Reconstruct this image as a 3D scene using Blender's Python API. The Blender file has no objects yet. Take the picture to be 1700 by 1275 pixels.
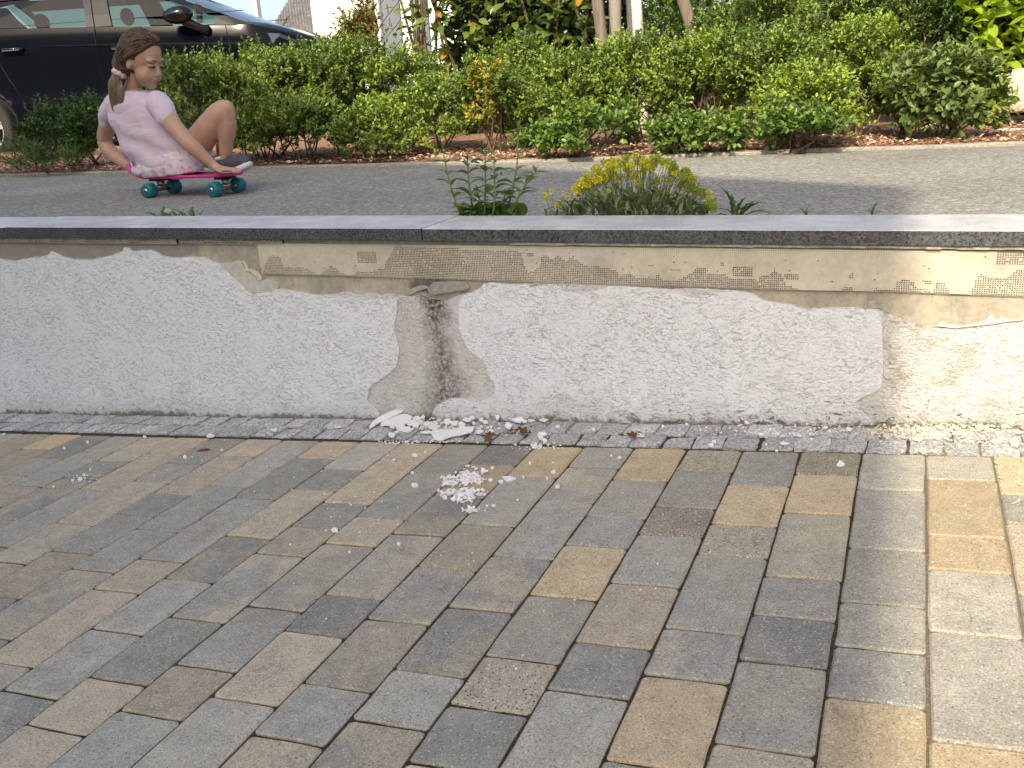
import bpy, bmesh, math, random
import numpy as np
from mathutils import Vector, Matrix, noise as mnoise
rnd = random.Random(7)
S = bpy.context.scene
COL = S.collection
R_ = math.radians

# ------------------------------------------------------------------ camera
CAM = np.array([-0.0628, 0.0, 0.8861])
FPX = 1576.16
FW = np.array([-0.38395, 0.87158, -0.30480]); RT = np.array([0.92100, 0.38510, -0.05906]); UP = np.array([-0.06590, 0.30338, 0.95059])
FW /= np.linalg.norm(FW); RT -= FW * RT.dot(FW); RT /= np.linalg.norm(RT); UP = np.cross(RT, FW)
cd = bpy.data.cameras.new('camera'); cam = bpy.data.objects.new('camera', cd); COL.objects.link(cam)
cd.sensor_fit = 'HORIZONTAL'; cd.sensor_width = 36.0; cd.lens = FPX / 1700 * 36; cd.clip_start = 0.05; cd.clip_end = 2000
cam.matrix_world = Matrix(((RT[0], UP[0], -FW[0], CAM[0]), (RT[1], UP[1], -FW[1], CAM[1]), (RT[2], UP[2], -FW[2], CAM[2]), (0, 0, 0, 1)))
S.camera = cam

# ------------------------------------------------------------------ sky, sun, exposure
SUN_EL = R_(42.0)
w = bpy.data.worlds.new('World'); S.world = w; w.use_nodes = True
wn = w.node_tree; bg = wn.nodes['Background']; sk = wn.nodes.new('ShaderNodeTexSky'); sk.sky_type = 'NISHITA'; sk.sun_disc = False
sk.sun_elevation = SUN_EL; sk.sun_rotation = R_(180); sk.altitude = 300; sk.air_density = 0.7; sk.dust_density = 4.0; sk.ozone_density = 0.6
wn.links.new(sk.outputs[0], bg.inputs[0]); bg.inputs[1].default_value = 0.15
sd = bpy.data.lights.new('sun', 'SUN'); sd.energy = 2.2; sd.angle = R_(0.53); sd.color = (1.0, 0.905, 0.765)
sun = bpy.data.objects.new('sun', sd); COL.objects.link(sun)
sun.rotation_euler = Vector((-0.0146 * math.cos(SUN_EL), math.cos(SUN_EL), -math.sin(SUN_EL))).to_track_quat('-Z', 'Y').to_euler()
sun.location = (0, -4, 6)
S.view_settings.view_transform = 'Standard'; S.view_settings.look = 'None'; S.view_settings.gamma = 1; S.view_settings.use_curve_mapping = False
S.view_settings.exposure = 1.17; S.view_settings.use_white_balance = True; S.view_settings.white_balance_temperature = 7350; S.view_settings.white_balance_tint = 6
S.cycles.max_bounces = 8; S.cycles.transparent_max_bounces = 16

# ------------------------------------------------------------------ measuring helpers (photo pixel -> point on a real plane)
def ray(x, y):
    return FW * FPX + RT * (x - 850.0) - UP * (y - 637.5)
def onY(x, y, Y):
    d = ray(x, y); return CAM + d * ((Y - CAM[1]) / d[1])
def onZ(x, y, Z):
    d = ray(x, y); return CAM + d * ((Z - CAM[2]) / d[2])
PN = np.array([-0.07074, 0.0, 0.99749])          # normal of the sloping driveway, which passes through the origin
def onP(x, y, h=0.0):
    d = ray(x, y); return CAM + d * ((h - CAM.dot(PN)) / d.dot(PN))
PU = np.array([0.99746, 0.00802, 0.07074]); PV = np.cross(PN, PU)
YW = 2.4467      # front face of the wall
ZC = 0.4913      # top of the coping
ZR = 0.461       # road surface
def zbase(x): return -x * PN[0] / PN[2]

# ------------------------------------------------------------------ object helpers
def link(o, parent=None, label=None, cat=None, group=None, kind=None):
    COL.objects.link(o)
    if parent is not None: o.parent = parent
    if label: o['label'] = label
    if cat: o['category'] = cat
    if group: o['group'] = group
    if kind: o['kind'] = kind
    return o
def thing(name, label, cat, loc=(0, 0, 0), group=None, kind=None):
    o = bpy.data.objects.new(name, None); o.empty_display_size = 0.1; o.location = loc
    return link(o, None, label, cat, group, kind)
def mesh(name, V, F, mat=None, smooth=False):
    me = bpy.data.meshes.new(name); me.from_pydata([tuple(map(float, v)) for v in V], [], F)
    if mat is not None:
        for m in (mat if isinstance(mat, (list, tuple)) else [mat]): me.materials.append(m)
    if smooth: me.polygons.foreach_set('use_smooth', [True] * len(me.polygons))
    me.update(); return me
def obj(name, V, F, mat, parent=None, smooth=False, **k):
    return link(bpy.data.objects.new(name, mesh(name, V, F, mat, smooth)), parent, **k)
def inst(name, me, parent=None, **k):
    return link(bpy.data.objects.new(name, me), parent, **k)

class Geo:
    def __init__(s): s.V = []; s.F = []
    def add(s, V, F):
        b = len(s.V); s.V += [tuple(map(float, v)) for v in V]; s.F += [tuple(i + b for i in f) for f in F]
    def box(s, c, d, M=None):
        x, y, z = d[0] / 2, d[1] / 2, d[2] / 2
        V = [Vector(p) for p in ((-x, -y, -z), (x, -y, -z), (x, y, -z), (-x, y, -z), (-x, -y, z), (x, -y, z), (x, y, z), (-x, y, z))]
        if M is not None: V = [M @ v for v in V]
        s.add([v + Vector(c) for v in V], [(0, 3, 2, 1), (4, 5, 6, 7), (0, 1, 5, 4), (1, 2, 6, 5), (2, 3, 7, 6), (3, 0, 4, 7)])
    def tube(s, pts, rad, n=8, cap=True, flat=None):
        """tube along pts with a radius per point; flat = (axis vector, factor) squashes it"""
        pts = [Vector(p) for p in pts]; rad = rad if isinstance(rad, (list, tuple)) else [rad] * len(pts)
        b = len(s.V); up = Vector((0.13, 0.21, 1)).normalized()
        for i, p in enumerate(pts):
            t = (pts[min(i + 1, len(pts) - 1)] - pts[max(i - 1, 0)]).normalized()
            if abs(t.dot(up)) > 0.95: up = Vector((1, 0.1, 0))
            a = t.cross(up).normalized(); c = a.cross(t).normalized()
            for k in range(n):
                th = 2 * math.pi * k / n; q = (a * math.cos(th) + c * math.sin(th)) * rad[i]
                if flat: q = q - flat[0] * q.dot(flat[0]) * (1 - flat[1])
                s.V.append(tuple(p + q))
        for i in range(len(pts) - 1):
            for k in range(n):
                k2 = (k + 1) % n; s.F.append((b + i * n + k, b + i * n + k2, b + (i + 1) * n + k2, b + (i + 1) * n + k))
        if cap:
            s.F.append(tuple(b + k for k in reversed(range(n)))); e = b + (len(pts) - 1) * n; s.F.append(tuple(e + k for k in range(n)))
    def ball(s, c, r, M=None, n=12, m=8):
        r = Vector(r) if hasattr(r, '__len__') else Vector((r, r, r)); V = []; F = []
        V.append(Vector((0, 0, -1)))
        for j in range(1, m):
            ph = -math.pi / 2 + math.pi * j / m
            for k in range(n): V.append(Vector((math.cos(ph) * math.cos(2 * math.pi * k / n), math.cos(ph) * math.sin(2 * math.pi * k / n), math.sin(ph))))
        V.append(Vector((0, 0, 1)))
        V = [Vector((v.x * r.x, v.y * r.y, v.z * r.z)) for v in V]
        if M is not None: V = [M @ v for v in V]
        for k in range(n): F.append((0, 1 + (k + 1) % n, 1 + k))
        for j in range(m - 2):
            for k in range(n):
                a = 1 + j * n + k; b2 = 1 + j * n + (k + 1) % n; F.append((a, b2, b2 + n, a + n))
        t = len(V) - 1
        for k in range(n): F.append((t, 1 + (m - 2) * n + k, 1 + (m - 2) * n + (k + 1) % n))
        s.add([v + Vector(c) for v in V], F)
    def rings(s, rings, cap=True):
        n = len(rings[0]); b = len(s.V)
        for r in rings: s.V += [tuple(map(float, v)) for v in r]
        for i in range(len(rings) - 1):
            for k in range(n):
                k2 = (k + 1) % n; s.F.append((b + i * n + k, b + i * n + k2, b + (i + 1) * n + k2, b + (i + 1) * n + k))
        if cap:
            s.F.append(tuple(b + k for k in reversed(range(n)))); e = b + (len(rings) - 1) * n; s.F.append(tuple(e + k for k in range(n)))
    def prism(s, pts, off):
        """closed polygon (3D points) extruded by vector off"""
        n = len(pts); b = len(s.V); o = Vector(off)
        s.V += [tuple(map(float, p)) for p in pts]; s.V += [tuple(Vector(p) + o) for p in pts]
        s.F.append(tuple(b + i for i in range(n))); s.F.append(tuple(b + n + i for i in reversed(range(n))))
        for i in range(n):
            j = (i + 1) % n; s.F.append((b + i, b + n + i, b + n + j, b + j))
    def out(s, name, mat, parent=None, smooth=False, **k):
        return obj(name, s.V, s.F, mat, parent, smooth, **k)

# ------------------------------------------------------------------ material helpers
def M_(name):
    m = bpy.data.materials.new(name); m.use_nodes = True; nt = m.node_tree; nt.nodes.clear()
    out = nt.nodes.new('ShaderNodeOutputMaterial'); p = nt.nodes.new('ShaderNodeBsdfPrincipled'); nt.links.new(p.outputs[0], out.inputs[0])
    return m, nt, p
def N(nt, t, **k):
    n = nt.nodes.new('ShaderNode' + t)
    for a, v in k.items():
        if a.startswith('i_'): n.inputs[a[2:].replace('_', ' ')].default_value = v
        else: setattr(n, a, v)
    return n
def val(nt, a, op, b=None, clamp=False):
    n = nt.nodes.new('ShaderNodeMath'); n.operation = op; n.use_clamp = clamp
    for i, x in enumerate((a, b)):
        if x is None: continue
        if isinstance(x, (int, float)): n.inputs[i].default_value = x
        else: nt.links.new(x, n.inputs[i])
    return n.outputs[0]
def ramp(nt, fac, stops):
    n = nt.nodes.new('ShaderNodeValToRGB'); nt.links.new(fac, n.inputs[0]); e = n.color_ramp.elements
    while len(e) < len(stops): e.new(0.5)
    for i, (p, c) in enumerate(stops):
        e[i].position = p; e[i].color = (c, c, c, 1) if isinstance(c, (int, float)) else (*c, 1)
    return n.outputs[0]
def mix(nt, fac, a, b, mode='MIX'):
    n = nt.nodes.new('ShaderNodeMix'); n.data_type = 'RGBA'; n.blend_type = mode; n.clamp_factor = True
    for i, x in ((0, fac), (6, a), (7, b)):
        if isinstance(x, (int, float)): n.inputs[i].default_value = x
        elif isinstance(x, (tuple, list)): n.inputs[i].default_value = (*x, 1)
        else: nt.links.new(x, n.inputs[i])
    return n.outputs[2]
def noise(nt, vec, scale, detail=3, rough=0.55, dist=0.0):
    n = nt.nodes.new('ShaderNodeTexNoise'); n.inputs['Scale'].default_value = scale; n.inputs['Detail'].default_value = detail
    n.inputs['Roughness'].default_value = rough; n.inputs['Distortion'].default_value = dist
    if vec is not None: nt.links.new(vec, n.inputs['Vector'])
    return n.outputs['Fac']
def voro(nt, vec, scale, feature='F1', out='Distance', rand=1.0):
    n = nt.nodes.new('ShaderNodeTexVoronoi'); n.feature = feature; n.inputs['Scale'].default_value = scale; n.inputs['Randomness'].default_value = rand
    nt.links.new(vec, n.inputs['Vector']); return n.outputs[out]
def coords(nt, kind='Object', loc=None, rot=None, scale=None):
    tc = nt.nodes.new('ShaderNodeTexCoord'); o = tc.outputs[kind]
    if loc or rot or scale:
        m = nt.nodes.new('ShaderNodeMapping'); nt.links.new(o, m.inputs[0])
        if loc: m.inputs[1].default_value = loc
        if rot: m.inputs[2].default_value = rot
        if scale: m.inputs[3].default_value = scale
        o = m.outputs[0]
    return o
def pos(nt):
    return nt.nodes.new('ShaderNodeNewGeometry').outputs['Position']
def shifted(nt, vec, amount=50.0):
    """adds a random offset per object so alike pieces differ"""
    oi = nt.nodes.new('ShaderNodeObjectInfo'); c = nt.nodes.new('ShaderNodeVectorMath'); c.operation = 'SCALE'
    cx = nt.nodes.new('ShaderNodeCombineXYZ')
    for i in range(3): nt.links.new(val(nt, oi.outputs['Random'], 'MULTIPLY', amount * (1 + i * 0.37)), cx.inputs[i])
    a = nt.nodes.new('ShaderNodeVectorMath'); nt.links.new(vec, a.inputs[0]); nt.links.new(cx.outputs[0], a.inputs[1]); return a.outputs[0], oi.outputs['Random']
def bump(nt, p, h, strength=0.5, dist=0.002, normal=None):
    b = nt.nodes.new('ShaderNodeBump'); b.inputs['Strength'].default_value = strength; b.inputs['Distance'].default_value = dist
    nt.links.new(h, b.inputs['Height'])
    if normal is not None: nt.links.new(normal, b.inputs['Normal'])
    nt.links.new(b.outputs[0], p.inputs['Normal']); return b.outputs[0]
def setp(p, **k):
    for a, v in k.items():
        a = a.replace('_', ' ')
        p.inputs[a].default_value = (*v, 1) if isinstance(v, tuple) and len(v) == 3 and a not in ('Subsurface Radius',) else v
def plain(name, col, rough=0.6, metal=0.0, spec=0.5, var=0.0, scale=40, bmp=0.0, coat=0.0):
    m, nt, p = M_(name); setp(p, Base_Color=col, Roughness=rough, Metallic=metal, Specular_IOR_Level=spec, Coat_Weight=coat)
    if var or bmp:
        n = noise(nt, coords(nt), scale, 4)
        if var:
            r = ramp(nt, n, [(0.3, tuple(c * (1 - var) for c in col)), (0.7, tuple(min(1, c * (1 + var)) for c in col))]); nt.links.new(r, p.inputs['Base Color'])
        if bmp: bump(nt, p, n, bmp, 0.003)
    return m

# ------------------------------------------------------------------ world-matrix aware parenting
def wmat(o):
    m = o.matrix_basis.copy()
    return wmat(o.parent) @ o.matrix_parent_inverse @ m if o.parent is not None else m
_link0 = link
def link(o, parent=None, label=None, cat=None, group=None, kind=None):
    _link0(o, parent, label, cat, group, kind)
    if parent is not None: o.matrix_parent_inverse = wmat(parent).inverted()
    return o

# ================================================================== MATERIALS OF THE SETTING
def paver_mat(name, a, b, lo, hi, speck=0.5, blotch=3.0):
    m, nt, p = M_(name)
    v, r = shifted(nt, coords(nt))
    big = noise(nt, v, blotch, 3, 0.6, 0.6)
    c = mix(nt, ramp(nt, big, [(lo, 0.0), (hi, 1.0)]), a, b)
    # every stone a little lighter or darker than the next
    c = mix(nt, 1.0, c, ramp(nt, r, [(0.0, 0.84), (1.0, 1.16)]), 'MULTIPLY')
    mid = noise(nt, v, 22, 4, 0.7); c = mix(nt, 1.0, c, ramp(nt, mid, [(0.25, 0.80), (0.75, 1.18)]), 'MULTIPLY')
    grain = noise(nt, v, 300, 3, 0.75); c = mix(nt, 1.0, c, ramp(nt, grain, [(0.3, 0.58), (0.7, 1.36)]), 'MULTIPLY')
    cell = nt.nodes.new('ShaderNodeTexVoronoi'); cell.inputs['Scale'].default_value = 260; nt.links.new(v, cell.inputs['Vector'])
    sx = nt.nodes.new('ShaderNodeSeparateColor'); nt.links.new(cell.outputs['Color'], sx.inputs[0])
    core = val(nt, cell.outputs['Distance'], 'LESS_THAN', 0.46)
    c = mix(nt, val(nt, val(nt, sx.outputs[0], 'GREATER_THAN', 0.90), 'MULTIPLY', val(nt, core, 'MULTIPLY', speck * 1.1)), c, (0.62, 0.60, 0.55))
    c = mix(nt, val(nt, val(nt, sx.outputs[0], 'LESS_THAN', 0.09), 'MULTIPLY', val(nt, core, 'MULTIPLY', speck)), c, (0.05, 0.045, 0.04))
    # dirt worn into a paver's rim
    nt.links.new(c, p.inputs['Base Color']); setp(p, Roughness=0.9, Specular_IOR_Level=0.3)
    h = val(nt, val(nt, grain, 'MULTIPLY', 0.6), 'ADD', val(nt, mid, 'MULTIPLY', 0.6))
    bump(nt, p, h, 0.55, 0.0025)
    return m
PM = {
 'g': paver_mat('paver_gray', (0.345, 0.335, 0.292), (0.385, 0.36, 0.298), 0.40, 0.70),
 'd': paver_mat('paver_slate', (0.255, 0.250, 0.228), (0.325, 0.312, 0.272), 0.42, 0.72),
 't': paver_mat('paver_tan', (0.450, 0.383, 0.285), (0.40, 0.356, 0.280), 0.45, 0.70),
 'o': paver_mat('paver_ochre', (0.485, 0.387, 0.252), (0.445, 0.366, 0.25), 0.4, 0.7),
 'm': paver_mat('paver_mixed', (0.42, 0.378, 0.288), (0.305, 0.293, 0.262), 0.40, 0.62, 0.5, 6.0),
 'l': paver_mat('paver_light', (0.415, 0.393, 0.34), (0.345, 0.323, 0.275), 0.42, 0.68, 0.5, 5.0),
 's': paver_mat('paver_speckled', (0.365, 0.325, 0.25), (0.30, 0.272, 0.215), 0.4, 0.7, 1.0),
}
def soil_mat():
    m, nt, p = M_('joint_soil'); v = coords(nt)
    n = noise(nt, v, 160, 5, 0.7); b = noise(nt, v, 5, 3)
    c = ramp(nt, n, [(0.3, (0.028, 0.022, 0.016)), (0.55, (0.085, 0.068, 0.048)), (0.8, (0.25, 0.21, 0.16))])
    c = mix(nt, ramp(nt, b, [(0.5, 0), (0.75, 0.5)]), c, (0.06, 0.065, 0.03))
    sx = nt.nodes.new('ShaderNodeSeparateXYZ'); nt.links.new(v, sx.inputs[0]); sand = ramp(nt, val(nt, sx.outputs[0], 'ADD', val(nt, n, 'MULTIPLY', 0.25)), [(0.02, 0.0), (0.16, 0.85)])
    c = mix(nt, sand, c, mix(nt, n, (0.20, 0.15, 0.10), (0.46, 0.38, 0.27)))   # sand brushed into the joints of the right-hand courses
    nt.links.new(c, p.inputs['Base Color']); setp(p, Roughness=1.0, Specular_IOR_Level=0.1); bump(nt, p, n, 1.0, 0.006); return m
MSOIL = soil_mat()
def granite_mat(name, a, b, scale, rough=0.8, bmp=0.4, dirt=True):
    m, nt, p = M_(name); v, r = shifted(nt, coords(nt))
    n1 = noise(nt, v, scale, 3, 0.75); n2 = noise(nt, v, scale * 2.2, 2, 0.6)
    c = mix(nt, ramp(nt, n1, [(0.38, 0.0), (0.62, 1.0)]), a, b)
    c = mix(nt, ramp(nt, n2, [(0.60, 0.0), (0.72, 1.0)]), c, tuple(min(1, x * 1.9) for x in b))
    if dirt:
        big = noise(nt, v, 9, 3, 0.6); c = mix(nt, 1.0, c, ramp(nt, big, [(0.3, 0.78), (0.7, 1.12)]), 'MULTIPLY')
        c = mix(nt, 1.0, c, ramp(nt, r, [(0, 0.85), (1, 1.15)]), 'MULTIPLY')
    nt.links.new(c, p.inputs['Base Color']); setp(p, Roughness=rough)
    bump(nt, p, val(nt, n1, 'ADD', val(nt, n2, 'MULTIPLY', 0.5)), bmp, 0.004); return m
MCOB = granite_mat('cobble_granite', (0.23, 0.24, 0.25), (0.58, 0.585, 0.58), 120, 0.85, 0.9)
MCOPT = granite_mat('coping_skylit_top', (0.44, 0.445, 0.445), (0.60, 0.605, 0.60), 200, 0.7, 0.15)  # one granite: sky light falling on the top is put into its colour
MCOPF = granite_mat('coping_shaded_front', (0.016, 0.018, 0.022), (0.115, 0.124, 0.136), 160, 0.55, 0.25)  # same granite, with the shade of the front face put into its colour

def mp_s(nt, v, sc):
    m = nt.nodes.new('ShaderNodeMapping'); nt.links.new(v, m.inputs[0]); m.inputs[3].default_value = sc; return m.outputs[0]
def plaster_mat(name, base, tint, rel, streak=False, rough_amt=1.0):
    m, nt, p = M_(name); v = pos(nt)
    sp = nt.nodes.new('ShaderNodeSeparateXYZ'); nt.links.new(v, sp.inputs[0]); X, Z = sp.outputs[0], sp.outputs[2]
    def strokes(rot, sc, scale, seed, lo, wd, dist):
        mp = nt.nodes.new('ShaderNodeMapping'); nt.links.new(v, mp.inputs[0]); mp.inputs[1].default_value = (seed, seed * 0.7, seed * 1.3); mp.inputs[2].default_value = (0, rot, 0); mp.inputs[3].default_value = sc
        n = noise(nt, mp.outputs[0], scale, 3, 0.5, dist); return ramp(nt, n, [(lo, 0.0), (lo + wd, 1.0)])
    e1 = strokes(0.75, (0.6, 1, 1.45), 92, 1.0, 0.59, 0.03, 0.9); e2 = strokes(-0.8, (0.6, 1, 1.45), 100, 5.0, 0.595, 0.03, 0.8); e3 = strokes(0.15, (0.6, 1, 1.5), 122, 9.0, 0.605, 0.03, 0.7)
    mask = ramp(nt, noise(nt, v, 11, 3, 0.55), [(0.34, 0.25), (0.56, 1.0)])
    groove = val(nt, val(nt, val(nt, e1, 'ADD', val(nt, e2, 'MULTIPLY', 0.85)), 'ADD', val(nt, e3, 'MULTIPLY', 0.7)), 'MULTIPLY', mask)
    lump = noise(nt, v, 120, 3, 0.65); fine = noise(nt, v, 300, 2, 0.6)
    h = val(nt, val(nt, val(nt, lump, 'MULTIPLY', 0.34 * rough_amt), 'ADD', val(nt, fine, 'MULTIPLY', 0.12 * rough_amt)), 'SUBTRACT', val(nt, groove, 'MULTIPLY', rel))
    c = mix(nt, ramp(nt, noise(nt, v, 4, 4, 0.6), [(0.35, 0.0), (0.7, 1.0)]), base, tint)
    c = mix(nt, val(nt, groove, 'MULTIPLY', 0.02), c, tuple(x * 0.55 for x in tint))
    # pores
    vo = nt.nodes.new('ShaderNodeTexVoronoi'); vo.inputs['Scale'].default_value = 45; nt.links.new(v, vo.inputs['Vector'])
    pore = val(nt, vo.outputs['Distance'], 'LESS_THAN', 0.05); c = mix(nt, val(nt, pore, 'MULTIPLY', 0.75), c, (0.09, 0.08, 0.065))
    # splash dirt and algae along the foot of the wall (height above the sloping drive)
    hz = val(nt, Z, 'SUBTRACT', val(nt, X, 'MULTIPLY', 0.0709))
    dn = noise(nt, v, 38, 4, 0.75); dl = noise(nt, v, 6, 3, 0.6)
    f1 = val(nt, val(nt, dn, 'MULTIPLY', 0.075), 'ADD', val(nt, dl, 'MULTIPLY', 0.055))
    alg = ramp(nt, val(nt, val(nt, f1, 'SUBTRACT', hz), 'ADD', -0.054), [(0.0, 0.0), (0.014, 1.0)])
    c = mix(nt, val(nt, alg, 'MULTIPLY', 0.9), c, mix(nt, noise(nt, v, 120, 2), (0.055, 0.055, 0.04), (0.20, 0.19, 0.15)))
    soft = ramp(nt, val(nt, val(nt, val(nt, dl, 'MULTIPLY', 0.20), 'ADD', 0.0), 'SUBTRACT', hz), [(0.0, 0.0), (0.10, 0.28)])
    c = mix(nt, soft, c, (0.36, 0.345, 0.305))
    rh = ramp(nt, val(nt, val(nt, X, 'ADD', 1.35), 'DIVIDE', 1.3), [(0.15, 0.0), (0.55, 1.0)])
    spn = noise(nt, mp_s(nt, v, (0.55, 1, 1.25)), 44, 4, 0.8, 0.8); lowz = ramp(nt, hz, [(0.015, 1.0), (0.14, 0.0)])
    spot = ramp(nt, val(nt, spn, 'ADD', val(nt, val(nt, lowz, 'MULTIPLY', 0.16), 'SUBTRACT', 0.06)), [(0.66, 0.0), (0.70, 1.0)])
    c = mix(nt, val(nt, val(nt, spot, 'MULTIPLY', rh), 'MULTIPLY', 0.85), c, (0.10, 0.092, 0.075))
    if streak:
        wob = val(nt, val(nt, noise(nt, v, 7, 3, 0.7), 'SUBTRACT', 0.5), 'MULTIPLY', 0.12)
        dx = val(nt, val(nt, val(nt, X, 'ADD', 1.375), 'ADD', val(nt, val(nt, Z, 'SUBTRACT', 0.2), 'MULTIPLY', 0.05)), 'ADD', wob)
        width = val(nt, ramp(nt, Z, [(0.0, 0.095), (0.18, 0.05), (0.36, 0.085)]), 'ADD', 0.0)
        s = val(nt, 1.0, 'SUBTRACT', val(nt, val(nt, dx, 'ABSOLUTE'), 'DIVIDE', width), True)
        grit = ramp(nt, noise(nt, v, 85, 4, 0.8), [(0.36, 0.0), (0.62, 1.0)])
        top = ramp(nt, val(nt, Z, 'ADD', val(nt, wob, 'MULTIPLY', 0.6)), [(0.02, 0.55), (0.20, 0.50), (0.30, 1.0), (0.36, 1.0)])
        k = val(nt, val(nt, s, 'POWER', 0.8), 'MULTIPLY', top)
        c = mix(nt, val(nt, k, 'MULTIPLY', 0.45), c, (0.26, 0.235, 0.19))
        c = mix(nt, val(nt, val(nt, val(nt, k, 'MULTIPLY', grit), 'MULTIPLY', 1.7), 'ADD', 0.0, True), c, (0.070, 0.054, 0.036))
        # water stains on the bare right-hand part
        rt = ramp(nt, X, [(0.0, 0.0), (1.0, 1.0)])
        mr = val(nt, val(nt, X, 'GREATER_THAN', -0.13), 'MULTIPLY', ramp(nt, noise(nt, v, 13, 5, 0.72, 0.5), [(0.5, 0.0), (0.66, 1.0)]))
        c = mix(nt, val(nt, mr, 'MULTIPLY', 0.6), c, (0.36, 0.31, 0.235))
    nt.links.new(c, p.inputs['Base Color']); setp(p, Roughness=0.92, Specular_IOR_Level=0.25)
    bump(nt, p, h, 0.95, 0.010); return m
MPLA = plaster_mat('white_trowelled_plaster', (0.80, 0.835, 0.885), (0.785, 0.812, 0.85), 0.29)
MUND = plaster_mat('bare_undercoat', (0.725, 0.73, 0.725), (0.65, 0.645, 0.625), 0.27, True, 2.4)
def basecoat_mat():
    m, nt, p = M_('beige_base_coat'); v = pos(nt)
    sp = nt.nodes.new('ShaderNodeSeparateXYZ'); nt.links.new(v, sp.inputs[0]); X, Z = sp.outputs[0], sp.outputs[2]
    n1 = noise(nt, v, 7, 5, 0.65, 0.8); n2 = noise(nt, v, 60, 4, 0.6)
    c = ramp(nt, n1, [(0.30, (0.29, 0.265, 0.225)), (0.5, (0.42, 0.385, 0.315)), (0.72, (0.53, 0.475, 0.375))])
    c = mix(nt, 1.0, c, ramp(nt, n2, [(0.3, 0.85), (0.7, 1.12)]), 'MULTIPLY')
    # the left end is a greyer mortar; the hollow above the stain is coloured almost black
    gl = val(nt, val(nt, X, 'ADD', val(nt, n1, 'MULTIPLY', 0.5)), 'LESS_THAN', -2.05)
    c = mix(nt, val(nt, gl, 'MULTIPLY', 0.85), c, mix(nt, n2, (0.21, 0.20, 0.18), (0.34, 0.32, 0.28)))
    dx = val(nt, val(nt, X, 'ADD', 1.40), 'MULTIPLY', 9.0); dz = val(nt, val(nt, Z, 'SUBTRACT', 0.318), 'MULTIPLY', 30.0)
    d = val(nt, val(nt, dx, 'POWER', 2.0), 'ADD', val(nt, dz, 'POWER', 2.0))
    c = mix(nt, ramp(nt, val(nt, d, 'ADD', val(nt, n2, 'MULTIPLY', 0.8)), [(0.5, 0.8), (1.5, 0.0)]), c, (0.10, 0.085, 0.068))
    cr = ramp(nt, val(nt, val(nt, noise(nt, v, 9, 3, 0.6, 1.2), 'SUBTRACT', 0.5), 'ABSOLUTE'), [(0.0, 1.0), (0.008, 0.0)])
    c = mix(nt, val(nt, cr, 'MULTIPLY', 0.45), c, (0.16, 0.13, 0.10))
    nt.links.new(c, p.inputs['Base Color']); setp(p, Roughness=0.95, Specular_IOR_Level=0.2)
    bump(nt, p, val(nt, val(nt, n2, 'MULTIPLY', 0.5), 'ADD', val(nt, n1, 'MULTIPLY', 1.0)), 0.5, 0.006); return m
MBASE = basecoat_mat()
def filler_mat():
    m, nt, p = M_('beige_mesh_filler'); v = pos(nt)
    n1 = noise(nt, v, 8, 4, 0.6); n2 = noise(nt, v, 90, 3, 0.6)
    c = ramp(nt, n1, [(0.3, (0.46, 0.425, 0.35)), (0.55, (0.58, 0.535, 0.44)), (0.75, (0.63, 0.59, 0.50))])
    c = mix(nt, 1.0, c, ramp(nt, n2, [(0.3, 0.9), (0.7, 1.07)]), 'MULTIPLY')
    sp = nt.nodes.new('ShaderNodeSeparateXYZ'); nt.links.new(v, sp.inputs[0])
    zl = val(nt, sp.outputs[2], 'ADD', val(nt, val(nt, noise(nt, v, 25, 3, 0.7), 'SUBTRACT', 0.5), 'MULTIPLY', 0.05))
    def line(o): return val(nt, val(nt, val(nt, o, 'DIVIDE', 0.0052), 'FRACT'), 'LESS_THAN', 0.42)
    grid = val(nt, line(sp.outputs[0]), 'MAXIMUM', line(sp.outputs[2])); gm = ramp(nt, zl, [(0.424, 0.0), (0.437, 1.0)])
    c = mix(nt, val(nt, gm, 'MULTIPLY', 0.75), c, mix(nt, grid, (0.30, 0.265, 0.21), (0.62, 0.585, 0.50)))   # threads ghosting through along the top
    # a damp smear runs down the mesh above the stain
    dx = val(nt, val(nt, sp.outputs[0], 'ADD', 1.41), 'ABSOLUTE'); k = val(nt, 1.0, 'SUBTRACT', val(nt, val(nt, dx, 'ADD', val(nt, n1, 'MULTIPLY', 0.10)), 'DIVIDE', 0.22), True)
    c = mix(nt, val(nt, k, 'MULTIPLY', 0.28), c, (0.33, 0.29, 0.22))
    nt.links.new(c, p.inputs['Base Color']); setp(p, Roughness=0.9); bump(nt, p, val(nt, n2, 'ADD', n1), 0.3, 0.003); return m
MFIL = filler_mat()
MDARK = plain('backing_brown', (0.085, 0.066, 0.045), 0.95, var=0.4, scale=120)  # dark brown for the sheets behind the mesh and strip holes
MMORT = plain('mortar', (0.40, 0.37, 0.32), 0.95, var=0.3, scale=60, bmp=0.6)
MGREY = plain('grey_plaster_chunk', (0.40, 0.385, 0.345), 0.95, var=0.22, scale=70, bmp=0.6)

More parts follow.
